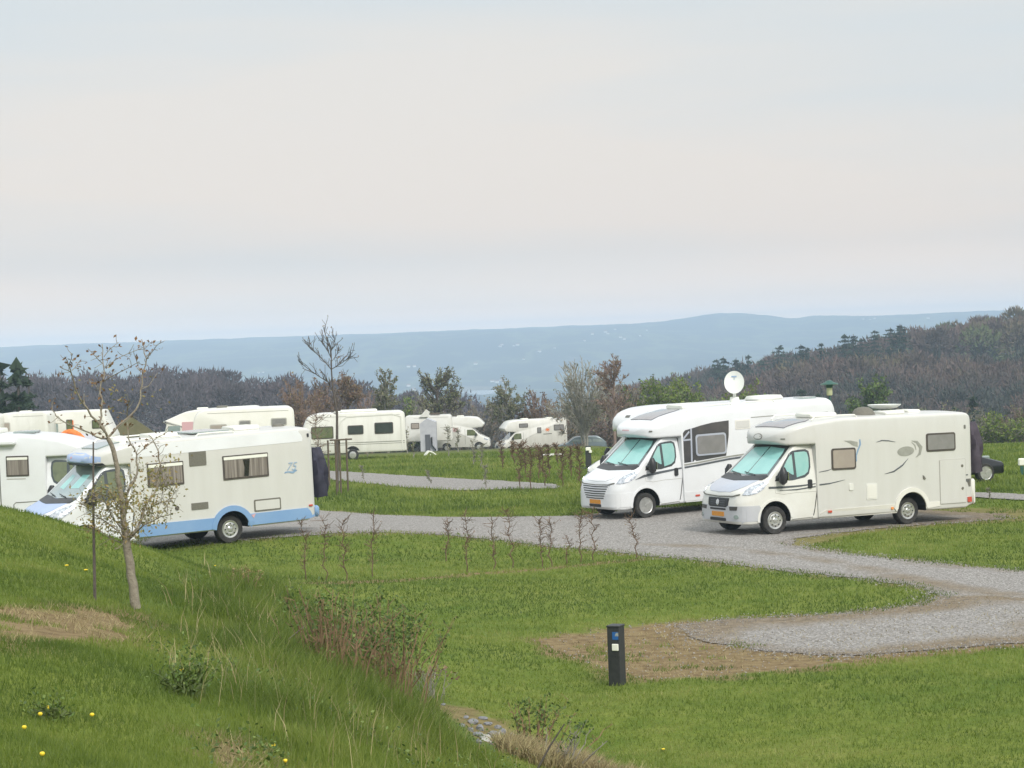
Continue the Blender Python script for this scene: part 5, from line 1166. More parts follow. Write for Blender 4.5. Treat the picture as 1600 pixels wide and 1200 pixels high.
# hedge plants: thin kinked stems with short side twigs
def sapling(px, basey, topy, label, seed, group, bushy=1.0, m='twigred', name='hedge_sapling', leaf=None, nl=0, kink=.06):
    rnd = random.Random(seed); q = gp(px, basey); H = max(.3, at(px, topy, q[1])[2] - q[2]); sc_ = q[1] / FPX * 1.6
    t = thing(name, label, 'sapling', tuple(q), group=group); b = MB(); tw = MB(); P = [Vector((0, 0, -.05))]; n = 8
    lx, ly = rnd.uniform(-.08, .08), rnd.uniform(-.08, .08)
    for i in range(1, n + 1): P.append(Vector((lx * i / n + rnd.gauss(0, kink * .5), ly * i / n + rnd.gauss(0, kink * .5), H * i / n)))
    r0 = max(.009, sc_ * .6); b.tube(P, [r0 * (1 - .55 * i / n) for i in range(n + 1)], 5)
    tips = []
    for k in range(int(40 * bushy)):
        u = rnd.uniform(.12, 1) ** .8; i = min(n - 1, int(u * n)); s0 = P[i].lerp(P[i + 1], u * n - i); a = rnd.uniform(0, 6.28)
        ln = rnd.uniform(.06, .30) * H * (.35 + .65 * u) * .9; d = Vector((math.cos(a), math.sin(a), rnd.uniform(.0, .9))).normalized()
        e1 = s0 + d * ln * .5; e2 = e1 + (d + rv(rnd) * .5 + Vector((0, 0, .3))).normalized() * ln * .5; tw.tube([s0, e1, e2], [r0 * .5, r0 * .4, r0 * .28], 3, caps=False); tips += [e1, e2]
        if rnd.random() < .6: tw.tube([e1, e1 + (d + rv(rnd) * .9).normalized() * ln * .4], [r0 * .28, r0 * .18], 3, caps=False)
    b.build('stem', m, t); tw.build('twigs', m, t)
    if leaf: leaves('foliage', np.array([tuple(tips[rnd.randrange(len(tips))]) for _ in range(nl)]), .018 * q[1] / 40, leaf, t, jit=.03, seed=seed)
near_h = [(478.5, 907, 812), (508, 907, 812), (541.5, 909, 813), (582, 903, 798), (697, 877, 811), (729, 895, 804), (770, 890, 808), (800, 889, 797), (847, 886, 812), (863.5, 886, 812), (885, 883, 836), (906.5, 879, 798), (928, 877, 795), (995.5, 872, 805)]
near_lab = ['first', 'second', 'third', 'fourth', 'fifth', 'sixth', 'seventh', 'eighth', 'ninth', 'tenth', 'eleventh', 'twelfth', 'thirteenth', 'fourteenth']
for i, (x, y, ty) in enumerate(near_h):
    sapling(x, y, ty, f'thin bare hedge sapling, {near_lab[i]} from the left in the near row on the lawn', 100 + i, 'bare hedge saplings of the near row', 1.3 if i != 10 else .8, 'hedgetwig', leaf='leafrusset', nl=30)
far_h = [(813, 765, 694), (830, 765, 698), (852, 760, 700), (879, 762, 700), (906, 765, 697), (786, 733, 690), (804, 726, 692), (871, 727, 695), (858, 745, 697), (843, 748, 697), (893, 745, 697), (822, 742, 693)]
ords = ['first', 'second', 'third', 'fourth', 'fifth', 'sixth', 'seventh', 'eighth', 'ninth', 'tenth', 'eleventh', 'twelfth']
for i, (x, y, ty) in enumerate(sorted(far_h)):
    sapling(x, y, ty, f'bushy brown hedge sapling, {ords[i]} from the left in the row before the cream alcove camper', 200 + i, 'brown hedge saplings of the middle row', 3.0, 'hedgetwig', leaf='leafrusset', nl=26)
mid_h = [(758.6, 764, 728, 'lone thin sapling at the path edge, left of the brown hedge row'), (741, 729, 690, 'thin sapling in front of the right-facing alcove camper, left of its pair'), (752, 731, 693, 'thin sapling in front of the right-facing alcove camper, right of its pair'),
         (673, 757, 736, 'small green-budded sapling on the gravel path edge'), (568, 750, 728, 'small sapling on the gravel path behind the stakes'), (647, 716, 690, 'sapling before the red-blind camper door, dark and straight'), (701, 714, 668, 'tall sapling before the cab of the right-facing camper'),
         (575, 716, 664, 'budding sapling before the middle window of the long caravan'), (637, 708, 672, 'sapling at the rear corner of the long caravan'), (1547, 780, 762, 'twiggy little sapling beside the footpath at the right edge'), (716, 706, 670, 'leafy sapling directly left of the camper cab door')]
for i, (x, y, ty, lb) in enumerate(mid_h): sapling(x, y, ty, lb, 300 + i, 'scattered saplings of the middle lawn', 1.3, 'twiggrey', leaf='leafgreygreen', nl=40)

# multi-stemmed shrubs on the bank foot
def shrub(px, basey, topy, wpx, label, seed, nst=40, leafm='leafgreen', nl=500, stemm='twigred', ls=.028, topleaf=.55, lean=0, name='shrub'):
    rnd = random.Random(seed); q = gp(px, basey); H = at(px, topy, q[1])[2] - q[2]; Wd = wpx / FPX * q[1]
    t = thing(name, label, 'shrub', tuple(q)); b = MB(); lp = []
    for k in range(nst):
        x0 = rnd.gauss(0, Wd * .22); y0 = rnd.gauss(0, Wd * .22); h = H * rnd.uniform(.55, 1.0) * (1 - .25 * abs(x0) / (Wd * .5 + .01)); P = [Vector((x0, y0, -.05))]
        lx = x0 * .7 + rnd.gauss(0, Wd * .14) + lean * H; ly = y0 * .5 + rnd.gauss(0, Wd * .14)
        for i in range(1, 6): u = i / 5; P.append(Vector((x0 + lx * u ** 1.4 + rnd.gauss(0, .015), y0 + ly * u + rnd.gauss(0, .015), h * u)))
        r = rnd.uniform(.006, .012); b.tube(P, [r, r * .9, r * .8, r * .7, r * .5, r * .35], 4, caps=False)
        for j in range(4):
            u = rnd.uniform(.3, 1); i = min(4, int(u * 5)); s0 = P[i].lerp(P[i + 1], u * 5 - i); d = (rv(rnd) * .8 + Vector((0, 0, .8))).normalized(); e = s0 + d * rnd.uniform(.08, .25) * H * .6
            b.tube([s0, e], [r * .5, r * .25], 3, caps=False)
            for _ in range(3): lp.append(tuple(s0.lerp(e, rnd.random())))
        for _ in range(6): u = 1 - (1 - topleaf) * rnd.random() ** .8 * 1.0; i = min(4, int(u * 5)); lp.append(tuple(P[i].lerp(P[i + 1], u * 5 - i)))
    b.build('stems', stemm, t)
    lp = np.array(lp); g = np.random.default_rng(seed); w_ = smooth(H * (1 - topleaf) * .7, H * .95, lp[:, 2]) + .08; idx = g.choice(len(lp), nl, p=w_ / w_.sum()); leaves('foliage', lp[idx], ls, leafm, t, jit=.045, seed=seed)
    return t
shrub(515, 1062, 905, 100, 'red-stemmed shrub with sparse green tips, left of the two big ones on the bank', 11, 50, nl=560, topleaf=.30, ls=.022)
shrub(605, 1096, 930, 150, 'leafier red-stemmed shrub right of the taller one, on the bank foot', 12, 60, nl=1500, topleaf=.45, ls=.023)
shrub(570, 1060, 940, 80, 'low brown-stemmed shrub filling the gap between the two big shrubs', 13, 26, nl=240, topleaf=.4, ls=.022)
shrub(384, 925, 884, 36, 'small budding shrub among the grass right of the young tree', 14, 14, nl=160, leafm='leafolive', ls=.022)
shrub(668, 1090, 1035, 70, 'tangled dry bramble between the shrubs and the lawn', 15, 22, nl=120, leafm='leafrusset', stemm='straw' if False else 'twiggrey', ls=.025)
shrub(840, 1185, 1082, 90, 'straggly green-tipped shrub near the bottom edge beside the stones', 16, 26, nl=330, leafm='leafgreen', stemm='twigred', ls=.026, lean=.1)
shrub(880, 1205, 1120, 60, 'sparse dry shrub at the bottom edge, right of the stones', 17, 14, nl=120, leafm='leafgreen', stemm='twiggrey', ls=.024, lean=.25)
shrub(285, 1085, 1035, 90, 'low weed clump with pale leaf tips in the foreground grass', 18, 26, nl=380, leafm='leafgreen', stemm='leafgreen', ls=.012, topleaf=.8)
shrub(80, 1125, 1095, 50, 'small weed clump at the lower left of the lawn', 19, 16, nl=160, leafm='leafgreen', stemm='leafgreen', ls=.013, topleaf=.9)
for px, py, x1, y1, r, m, lb in ((433, 1020, 475, 979, .012, 'straw', 'pale dry stick leaning in the grass left of the tall shrub'), (838, 1205, 882, 1131, .012, 'barkdark', 'dark bare twig leaning out at the bottom edge'), (618, 1085, 600, 1060, .008, 'barkdark', 'thin fallen twig at the foot of the leafy shrub')):
    q = gp(px, py); e = at(x1, y1, q[1]) - q; b = MB(); b.tube([(0, 0, 0), tuple(e * .5 + [0, 0, .02]), tuple(e)], [r, r * .8, r * .5], 6); o = b.build('dead_branch', m if m != 'straw' else 'barkpale', None, 60); o.location = tuple(q); tag(o, lb, 'branch')
# stones in the ditch
rnd = random.Random(9)
st = [(738, 1130, 9), (750, 1140, 8), (762, 1132, 7), (772, 1150, 10), (760, 1158, 12), (745, 1150, 7), (785, 1146, 8), (728, 1122, 6), (790, 1158, 7), (755, 1124, 6), (735, 1142, 6), (778, 1138, 6), (692, 1102, 5), (828, 1163, 4), (800, 1150, 5), (722, 1135, 5), (770, 1164, 6), (748, 1162, 6)]
for i, (px, py, r) in enumerate(st):
    q = gp(px, py); rad = r * 1.0 / FPX * q[1]; bm = bmesh.new(); bmesh.ops.create_icosphere(bm, subdivisions=2, radius=rad)
    ax = [rnd.uniform(.7, 1.4) for _ in range(3)]
    for v in bm.verts: n_ = vnoise(np.array([v.co.x / rad * 1.3 + i * 9]), np.array([v.co.y / rad * 1.3 + v.co.z / rad * 2]), 4)[0]; v.co = Vector((v.co.x * ax[0], v.co.y * ax[1], v.co.z * .65 * ax[2])) * (.7 + .6 * n_)
    me = bpy.data.meshes.new('stone'); bm.to_mesh(me); bm.free(); me.materials.append(M['stonepale' if i in (4, 13) else 'stone']); o = bpy.data.objects.new('stone', me); COL.objects.link(o)
    o.location = (q[0], q[1], q[2] + rad * .2); o.rotation_euler = (0, 0, rnd.uniform(0, 6))
    if i == 4: tag(o, 'largest stone of the ditch heap, pale and flat-topped', 'stone', 'stones in the ditch')
    elif i == 13: tag(o, 'small white stone lying apart, right of the stone heap', 'stone', 'stones in the ditch')
    else: tag(o, 'grey stone in the small heap between the bank and the lawn', 'stone', 'stones in the ditch')
# dandelions
dl = [(134, 891, 'below the van windscreen'), (104, 884, 'left pair'), (283, 1048, 'on the weed clump'), (65, 1181, 'lower left'), (143, 1118, 'beside the weed clump'), (426, 1166, 'bottom centre'), (445, 1190, 'bottom'), (37, 1138, 'left'), (75, 1107, 'left'), (62, 1117, 'left'), (1036, 1171, 'lawn'), (336, 884, 'bank')]
for i, (px, py, w_) in enumerate(dl):
    q = gp(px, py + 10 if i < 10 else py + 4); hh = at(px, py, q[1])[2] - q[2]; hh = max(.03, min(.25, hh)); rad = min(.024, max(.012, 3.9 / FPX * q[1]))
    t = thing('dandelion', 'single yellow dandelion flower standing in the short grass', 'flower', tuple(q), group='yellow dandelions in the grass')
    b = MB(); b.tube([(0, 0, 0), (.004, 0, hh)], .0025, 4); b.build('stem', 'leafgreen', t)
    b = MB(); b.lathe([(.0, -.006), (rad * .7, -.002), (rad, .006), (rad * .7, .012), (0, .014)], 10, (.004, 0, hh)); b.build('flower_head', 'dandelion', t, 60)

# ------------------------------------------------------------------ trees beyond the camp
TG = 'trees beyond the campsite'
q = gp(527, 768); DT = float(q[1]); t = thing('bare_tree', 'tall slender bare tree rising from the stake frame', 'tree', tuple(q), group=TG)
tk = MB(); cb = MB(); rnd = random.Random(77); lf = []
def zq(pts, a, b_): n_ = len(pts); return [Vector(at(440 + x / 4.444, 500 + y / 4.444, DT + a + (b_ - a) * i / max(1, n_ - 1)) - q) for i, (x, y) in enumerate(pts)]
tk.tube(zq([(387, 1195), (386, 1000), (385, 800), (385, 640), (368, 540), (355, 470), (346, 350), (346, 250), (342, 200)], 0, 0), [.058, .052, .048, .042, .036, .03, .024, .016, .012], 7)
for pts, a, b_, r in [([(360, 500), (320, 430), (250, 385), (180, 335), (120, 290)], 0, -.8, .034), ([(346, 345), (300, 290), (250, 240), (200, 200), (175, 150)], 0, .7, .028), ([(346, 270), (320, 215), (290, 170), (275, 140)], 0, .5, .02), ([(350, 340), (400, 310), (450, 275), (492, 248)], 0, -.6, .026),
        ([(346, 290), (385, 240), (400, 195)], 0, .4, .018), ([(344, 215), (372, 170), (368, 125)], 0, -.3, .016), ([(342, 205), (318, 150), (298, 85)], 0, 0, .02), ([(385, 630), (415, 590), (440, 520), (470, 470)], 0, .7, .022), ([(372, 560), (300, 500), (240, 470)], 0, .9, .02), ([(362, 520), (420, 450), (450, 380)], 0, .8, .02), ([(385, 660), (340, 620), (300, 600)], 0, -.5, .014)]:
    P = zq(pts, a, b_); cb.tube(P, [r * .62 * (1 - .6 * i / (len(P) - 1)) for i in range(len(P))], 5, caps=False)
    for i in range(1, len(P)):
        for k in range(5):
            s0 = P[i - 1].lerp(P[i], rnd.random()); dd = ((P[i] - P[i - 1]).normalized() + rv(rnd) * .8 + Vector((0, 0, .4))).normalized(); ln = rnd.uniform(.2, .6)
            e1 = s0 + dd * ln * .5; e2 = e1 + (dd + rv(rnd) * .5 + Vector((0, 0, .3))).normalized() * ln * .5; cb.tube([s0, e1, e2], [.012, .010, .008], 3, caps=False); lf.append(tuple(e2))
            if rnd.random() < .6: cb.tube([e1, e1 + (dd + rv(rnd)).normalized() * ln * .4], [.009, .007], 3, caps=False)
tk.build('trunk', 'barkdark', t, 60); cb.build('crown', 'barkdark', t); leaves('foliage', lf, .035, 'leafrusset', t, seed=8, jit=.02)
sapling(497, 768, 640, 'thin young tree left of the stake frame with a few russet leaves', 22, 'trees beyond the campsite', 2.2, 'twigmauve', name='bare_tree', leaf='leafrusset', nl=150)
bt = [  # px, basey, topy, D, label, seed, wide, leafmat, nleaf, barkmat, depth
 (463, 690, 588, 168, 'reddish bushy tree behind the left end of the long caravan', 31, 1.35, 'leafrusset', 1400, 'twigmauve', 5),
 (492, 690, 596, 175, 'low reddish tree left of the tall bare one', 32, 1.5, 'leafrusset', 1300, 'twigmauve', 5),
 (543, 690, 580, 172, 'russet tree right of the tall bare one', 33, 1.25, 'leafrusset', 1300, 'twigmauve', 5),
 (577, 690, 600, 182, 'dull mauve bush behind the caravan roof', 34, 1.4, 'leafrusset', 700, 'twigmauve', 5),
 (606, 690, 572, 170, 'olive-tipped tree above the long caravan', 35, .95, 'leafgreygreen', 1500, 'twiggrey', 5),
 (640, 695, 628, 205, 'low yellow-green bush above the caravan join', 36, 1.8, 'leafspring', 2200, 'twiggrey', 4),
 (689, 700, 567, 190, 'rounded olive tree with a forked trunk in the centre, behind the alcove campers', 37, .95, 'leafgreygreen', 2600, 'barkdark', 6),
 (668, 700, 612, 196, 'small dark bush left of the rounded centre tree', 38, 1.3, 'leafgreygreen', 700, 'twiggrey', 5),
 (725, 705, 622, 200, 'grey-mauve scrub right of the rounded centre tree', 39, 1.7, 'leafrusset', 500, 'twiggrey', 5),
 (757, 705, 628, 202, 'grey scrub between the two alcove campers', 40, 1.7, 'leafrusset', 400, 'twiggrey', 5),
 (793, 708, 600, 196, 'olive tree with pale stems above the cream alcove camper', 41, 1.05, 'leafgreygreen', 2200, 'barkpale', 5),
 (845, 708, 607, 196, 'reddish brown tree above the rear of the cream alcove camper', 42, 1.3, 'leafrusset', 1500, 'twigmauve', 5),
 (880, 712, 625, 190, 'brown scrub above the parked estate car', 43, 1.5, 'leafrusset', 700, 'twiggrey', 5),
 (918, 720, 556, 178, 'tall fan-shaped bare tree with pale grey limbs left of the white motorhome', 44, 1.0, 'leafgreygreen', 500, 'barkfan', 6),
 (962, 722, 545, 172, 'tall thin-topped bare tree with reddish bark right of the fan-shaped one', 45, .75, 'leafrusset', 500, 'twigmauve', 6),
 (985, 722, 600, 180, 'brown twiggy bush just left of the white motorhome roof', 46, 1.3, 'leafrusset', 1100, 'twiggrey', 5),
 (1022, 722, 605, 182, 'spring-green bush behind the white motorhome windscreen', 47, 1.5, 'leafspring', 3000, 'twiggrey', 5),
 (1060, 722, 600, 190, 'bright spring-green tree behind the white motorhome roof', 48, 1.5, 'leafspring', 3600, 'twiggrey', 5),
 (1098, 722, 616, 195, 'brown-green bush left of the satellite dish', 49, 1.5, 'leafgreygreen', 1600, 'twigmauve', 5),
 (1178, 722, 612, 210, 'olive bush right of the satellite dish', 50, 1.4, 'leafspring', 1800, 'twigmauve', 5),
 (1230, 722, 618, 205, 'dull olive scrub above the white motorhome rear', 51, 1.6, 'leafgreygreen', 1400, 'twigmauve', 5),
 (1362, 700, 594, 215, 'round bright-green leafing tree above the cream motorhome roof', 52, 1.0, 'leafgreen', 5200, 'twiggrey', 5),
 (1420, 690, 640, 200, 'olive scrub above the folded roof dish', 53, 1.8, 'leafgreygreen', 1300, 'twigmauve', 5),
 (1570, 715, 655, 165, 'olive hedge bush at the right edge of the field', 54, 1.9, 'leafspring', 1900, 'twiggrey', 5),
 (1600, 715, 640, 175, 'brown-green bush cut by the right picture edge', 55, 1.5, 'leafgreygreen', 1900, 'twigmauve', 5),
 (1500, 715, 640, 190, 'dark scrub behind the rear of the cream motorhome', 56, 1.8, 'leafgreygreen', 1500, 'twiggrey', 5),
 (940, 728, 650, 205, 'low brown scrub at the foot of the fan-shaped tree', 57, 1.9, 'leafrusset', 900, 'twiggrey', 4),
 (1000, 728, 655, 205, 'low green-brown scrub beside the white motorhome nose', 58, 2.0, 'leafspring', 1200, 'twiggrey', 4),
 (900, 722, 655, 205, 'low grey-green scrub behind the estate car', 59, 2.0, 'leafgreygreen', 900, 'twiggrey', 4)]
for px, by, ty, D, lb, sd_, wd, lm, nl, bk, dp in bt:
    Hp = by - ty - 8; wp = {37: 70, 44: 104, 45: 60, 35: 46, 41: 62, 52: 54}.get(sd_, min(110, 52 * wd)); big = wd >= 1.3
    if lm in ('leafspring', 'leafgreen') and sd_ in (47, 48, 50, 52):
        bare_tree(px, by, ty, D, lb, sd_, group=TG, wpx=74 if sd_ == 52 else 104, leafm=lm, nleaf=6500, lsize=D / FPX * 2.6, bark=bk, minr=D / FPX * .4, name='leafing_tree', limbs=44, tf=.2, subs=7); continue
    bare_tree(px, by, ty, D, lb, sd_, group=TG, wpx=wp, leafm=lm, nleaf=int(nl * (1.9 if lm in ('leafspring', 'leafgreen') else 1.1)), lsize=D / FPX * (2.3 if lm in ('leafspring', 'leafgreen') else 1.9), bark=bk, minr=D / FPX * (.50 if sd_ not in (44, 45, 37) else .58), name='bush' if big else 'bare_tree',
              limbs=34 if big else {44: 60, 37: 34, 45: 34}.get(sd_, 28), tf=.06 if big else {44: .10, 45: .12}.get(sd_, .25), fan=sd_ == 44 or big, stems=3 if big else (3 if sd_ == 44 else 1), subs=7)

# conifers
def conifer(px, topy, D, H, label, seed, group, wide=.26, dens=1.0):
    p = at(px, topy, D); g = np.random.default_rng(seed); base_z = p[2] - H
    t = thing('spruce', label, 'tree', (p[0], p[1], base_z), group=group)
    b = MB(); b.tube([(0, 0, -1), (0, 0, H * .96)], [H * .018, H * .004], 6); b.build('trunk', 'barkdark', t)
    u = []; nl = int(34 * dens); V = []; F = []; A = []; tier = max(9, int(H * 1.1))
    for i in range(tier):
        f = (i + g.uniform(-.2, .2)) / tier; z0 = H * (.08 + .9 * f); r = H * wide * (1 - f) ** (.85 if wide < .35 else .6) * g.uniform(.8, 1.12) + H * .008
        nb = max(5, int(15 * (1 - f) + 5))
        for k in range(nb):
            a = g.uniform(0, 6.283); rl = r * g.uniform(.65, 1.15); ca, sa = math.cos(a), math.sin(a)
            for s_ in range(7):
                q_ = (s_ + g.random()) / 7; c0 = np.array([ca * rl * q_, sa * rl * q_, z0 - rl * .28 * q_ + rl * .10 * q_ * q_])
                w_ = H * .020 * (1.3 - q_ * .6) * g.uniform(.7, 1.5); d1 = g.normal(0, 1, 3) * [1, 1, .5]; d2 = g.normal(0, 1, 3); n0 = len(V)
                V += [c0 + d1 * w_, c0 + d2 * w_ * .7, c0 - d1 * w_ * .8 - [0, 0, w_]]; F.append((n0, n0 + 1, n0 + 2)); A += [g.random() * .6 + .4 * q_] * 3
    npmesh('crown', np.array(V), np.array(F), 'needle', dict(v=np.array(A)), parent=t)
SG = 'dark conifers at the wood edge'
conifer(26, 549, 150, 14, 'tall dark spruce at the far left, clear of its neighbour', 61, SG, .22, 1)
conifer(-2, 552, 152, 14, 'dark spruce cut off by the left picture edge', 62, SG, .24, 1)
conifer(44, 575, 158, 10, 'shorter dark spruce leaning against the tall one at left', 63, SG, .28, 1)
for i, (px, ty, H, lb) in enumerate([(1217, 545, 15, 'flat-topped dark pine on the ridge, left of all ridge conifers'), (1251, 543, 16, 'paired dark conifer on the ridge, taller of the pair'), (1262, 548, 15, 'paired dark conifer on the ridge, shorter and right'), (1283, 541, 15, 'broad dark conifer on the middle of the ridge'), (1320, 529, 14, 'pointed ridge conifer, left of three'), (1333, 527, 15, 'pointed ridge conifer, middle of three'), (1345, 534, 13, 'pointed ridge conifer, right of three'), (1367, 521, 14, 'round dark conifer left of the highest ridge conifer'), (1391, 517, 14, 'dark conifer beside the highest ridge conifer'), (1406, 511, 17, 'highest dark conifer on the right ridge'), (1120, 566, 14, 'small dark conifer where the right ridge begins'), (1130, 562, 15, 'second dark conifer where the ridge begins'), (1150, 564, 14, 'broad dark conifer above the satellite dish'), (1168, 560, 15, 'wide dark pine right of the satellite dish'), (1190, 566, 13, 'low dark conifer between the dish and the flat-topped pine')]):
    conifer(px, ty - 9, 538, H, lb, 70 + i, SG, .42 if i > 2 else .5, 1.5)
for i, (px, ty, D, H, lb) in enumerate([(1252, 598, 290, 12, 'dark conifer left of the street lamp'), (1278, 604, 292, 11, 'dark low conifer behind the street lamp'), (1490, 622, 240, 9, 'dark spruce above the cream motorhome, left of two'), (1520, 606, 245, 10, 'dark spruce above the rear corner of the cream motorhome')]):
    conifer(px, ty, D, H, lb, 90 + i, SG, .3, 1)

# woods: far-off masses that read as one
def wood(name, label, pts, topf, seed, palette, rad, m, twig=.75):
    g = np.random.default_rng(seed); V = []; A = []
    for (x, y) in pts:
        r = rad * g.uniform(.7, 1.45); zt = topf(x, y) + g.normal(0, rad * .22); c = np.array([x, y, zt - r * 1.1]); u_ = float(np.clip(.5 + 2.2 * (fbm(np.array([x / 55.]), np.array([y / 55.]), 3, seed)[0] - .45) + g.normal(0, .16), 0, .999)); v = sorted(palette)[int(u_ * len(palette))]
        n = 520; d = g.normal(0, 1, (n, 3)); d /= np.linalg.norm(d, axis=1)[:, None]; d[:, 2] = np.where(d[:, 2] < -.5, -d[:, 2], d[:, 2])
        lump = 1 + .22 * np.sin(d[:, 0] * 5 + g.uniform(0, 6)) * np.sin(d[:, 1] * 5 + g.uniform(0, 6)) * np.sin(d[:, 2] * 4 + g.uniform(0, 6))
        P = c + d * [r, r, r * 1.15] * (g.uniform(.55, 1.03, n) ** .6 * lump)[:, None]
        out = d + g.normal(0, .45, (n, 3)) + [0, 0, .5]; out /= np.linalg.norm(out, axis=1)[:, None]; sd = np.cross(out, g.normal(0, 1, (n, 3))); sd /= np.linalg.norm(sd, axis=1)[:, None]
        ln = y / FPX * 7 * g.uniform(.6, 1.4, n)[:, None]; wd_ = y / FPX * 1.5 * g.uniform(.6, 1.4, n)[:, None]
        V.append(np.stack([P - sd * wd_, P + sd * wd_, P + out * ln], 1)); A.append(np.repeat(np.clip(v + g.normal(0, .035, n), 0, 1), 3))
        # trunk and inner limbs
        k = 14; a = g.uniform(0, 6.283, k); b0 = np.repeat((c + [0, 0, -r * 1.9])[None], k, 0) + g.normal(0, r * .12, (k, 3)); e0 = c + np.stack([np.cos(a), np.sin(a), g.uniform(-.5, .8, k)], 1) * r * .75
        sd = np.array([[y / FPX * 1.2, 0, 0]]); V.append(np.stack([b0 - sd, b0 + sd, e0], 1)); A.append(np.full(k * 3, .04 if g.random() < .8 else .97))
    V = np.concatenate(V).reshape(-1, 3); A = np.concatenate(A); return tag(npmesh(name, V, np.arange(len(V)).reshape(-1, 3), m, dict(v=A)), label, 'wood', kind='stuff')
mat('woodl', (.1, .08, .08), .95, c2=[(.075, .066, .072), (.105, .085, .092), (.14, .105, .108), (.155, .125, .105), (.28, .26, .24)], attr='v')
mat('woodr', (.1, .08, .08), .95, c2=[(.04, .055, .042), (.085, .075, .062), (.13, .088, .074), (.145, .115, .07), (.115, .15, .055)], attr='v')
def scatter(x0, x1, y0, y1, step, cond, seed):
    g = np.random.default_rng(seed); xs, ys = np.meshgrid(np.arange(x0, x1, step), np.arange(y0, y1, step)); P = np.stack([xs.ravel(), ys.ravel()], 1) + g.uniform(-step * .45, step * .45, (xs.size, 2)); return P[cond(P)]
lt = lambda x, y: np.interp(x / y, [-.3, -.235, -.21, -.16, -.14, -.12, -.09, -.06, -.02, .02, .06], [.2, -.5, -.6, -.3, .2, -1.6, -3.6, -6.0, -9, -12, -13]) - (430 - y) * .02
PL_ = scatter(-170, 40, 380, 470, 7.5, lambda P: (P[:, 0] / P[:, 1] > -.36) & (P[:, 0] / P[:, 1] < .06), 1)
wood('beech_wood', 'bare mauve beech wood stretching across the valley edge on the left', PL_, lt, 5, [.1, .2, .3, .4, .5, .6], 4.2, 'woodl')
def rt(x, y):
    q = x / y
    far = -.8 + (q - .13) * 90 + float(np.interp(q, [.06, .075, .13, .2, .3], [0, 0, 0, .3, .3])) - 3.0
    nearz = float(np.interp(y, [240, 300, 350, 400, 450, 480], [-9.5, -13, -10, -6, -2.4, -2.6])) + min(0., (q - .15) * 75)
    return far if y > 530 else nearz
PR_ = scatter(15, 260, 262, 640, 7.5, lambda P: (P[:, 0] / P[:, 1] > .045) & (P[:, 0] / P[:, 1] < .36) & ((P[:, 1] < 475) | (P[:, 1] > 548)) & ~((P[:, 1] < 300) & (P[:, 0] / P[:, 1] < .1)), 2)
wood('hill_wood', 'brown and mauve wood covering the hillside on the right', PR_, rt, 6, [.1, .3, .45, .5, .55, .6, .75, .35, .95], 4.3, 'woodr')
# tufts of lower scrub in front of the right wood
PS_ = scatter(8, 95, 195, 262, 6, lambda P: (P[:, 0] / P[:, 1] > .02) & (P[:, 0] / P[:, 1] < .34), 3)
wood('scrub', 'olive and brown scrub below the right-hand wood', PS_, lambda x, y: float(base(np.array([x]), np.array([y]))[0]) + 4.2, 8, [.2, .5, .7, .8, .95, .1], 2.9, 'woodr')
PS2 = scatter(-70, 30, 205, 300, 7, lambda P: (P[:, 0] / P[:, 1] > -.12) & (P[:, 0] / P[:, 1] < .1), 4)
wood('scrub', 'brown-grey scrub behind the caravans in the middle distance', PS2, lambda x, y: float(base(np.array([x]), np.array([y]))[0]) + 2.4, 9, [.1, .3, .5, .6, .7], 3.2, 'woodr')

# ------------------------------------------------------------------ valley: river and far villages
zw = -71.2
rv_ = [atz(*p, zw)[:2] for p in [(700, 606), (730, 604), (788, 602), (795, 608), (780, 614), (752, 617), (716, 614)]]
V = [(x, y, zw) for x, y in rv_]; b = MB(); b.add(V, [tuple(range(len(V)))]); mat('water', (.55, .60, .64), .12, spec=1); o = b.build('river', 'water'); tag(o, kind='structure')
hm = MB(); hm.box(-6, -4, -3, 6, 4, 5); hmesh = hm.build('w', 'housewall').data
rm = MB(); rm.loft([[(-6.6, -4.6, 5), (-6.6, 4.6, 5), (-6.6, 0, 9)], [(6.6, -4.6, 5), (6.6, 4.6, 5), (6.6, 0, 9)]]); rmesh = rm.build('w2', 'houseroof').data
for o in [o for o in COL.objects if o.name in ('w', 'w2')]: bpy.data.objects.remove(o)
g = np.random.default_rng(12)
hs = [(405, 582), (412, 583), (780, 541), (786, 540), (803, 540), (808, 539), (640, 573), (648, 574), (945, 520), (952, 521), (970, 528), (974, 530), (1000, 525), (1350, 498), (1358, 499), (1365, 498), (1450, 498), (768, 598), (775, 597), (782, 596), (790, 598), (640, 603), (646, 610), (655, 612), (925, 522), (912, 533), (868, 545), (842, 549), (960, 515), (1010, 517), (820, 561), (745, 571)]
for i, (px, py) in enumerate(hs):
    px += g.uniform(-2, 2); py += g.uniform(-1.2, 1.2); q = gp(px, py, 9000)
    if q[1] > 6500: continue
    t = thing('house', 'white house far off on the hazy valley side, a tiny pale dot', 'house', tuple(q), rz=g.uniform(-.6, .6), group='white houses on the far hillside')
    k = g.uniform(.6, 1.2); t.scale = (k * .45, k * .4, k * .42)
    for nm, me in (('wall', hmesh), ('roof', rmesh)): c = bpy.data.objects.new(nm, me); COL.objects.link(c); c.parent = t
hmesh.materials.clear(); hmesh.materials.append(M['housewall'])

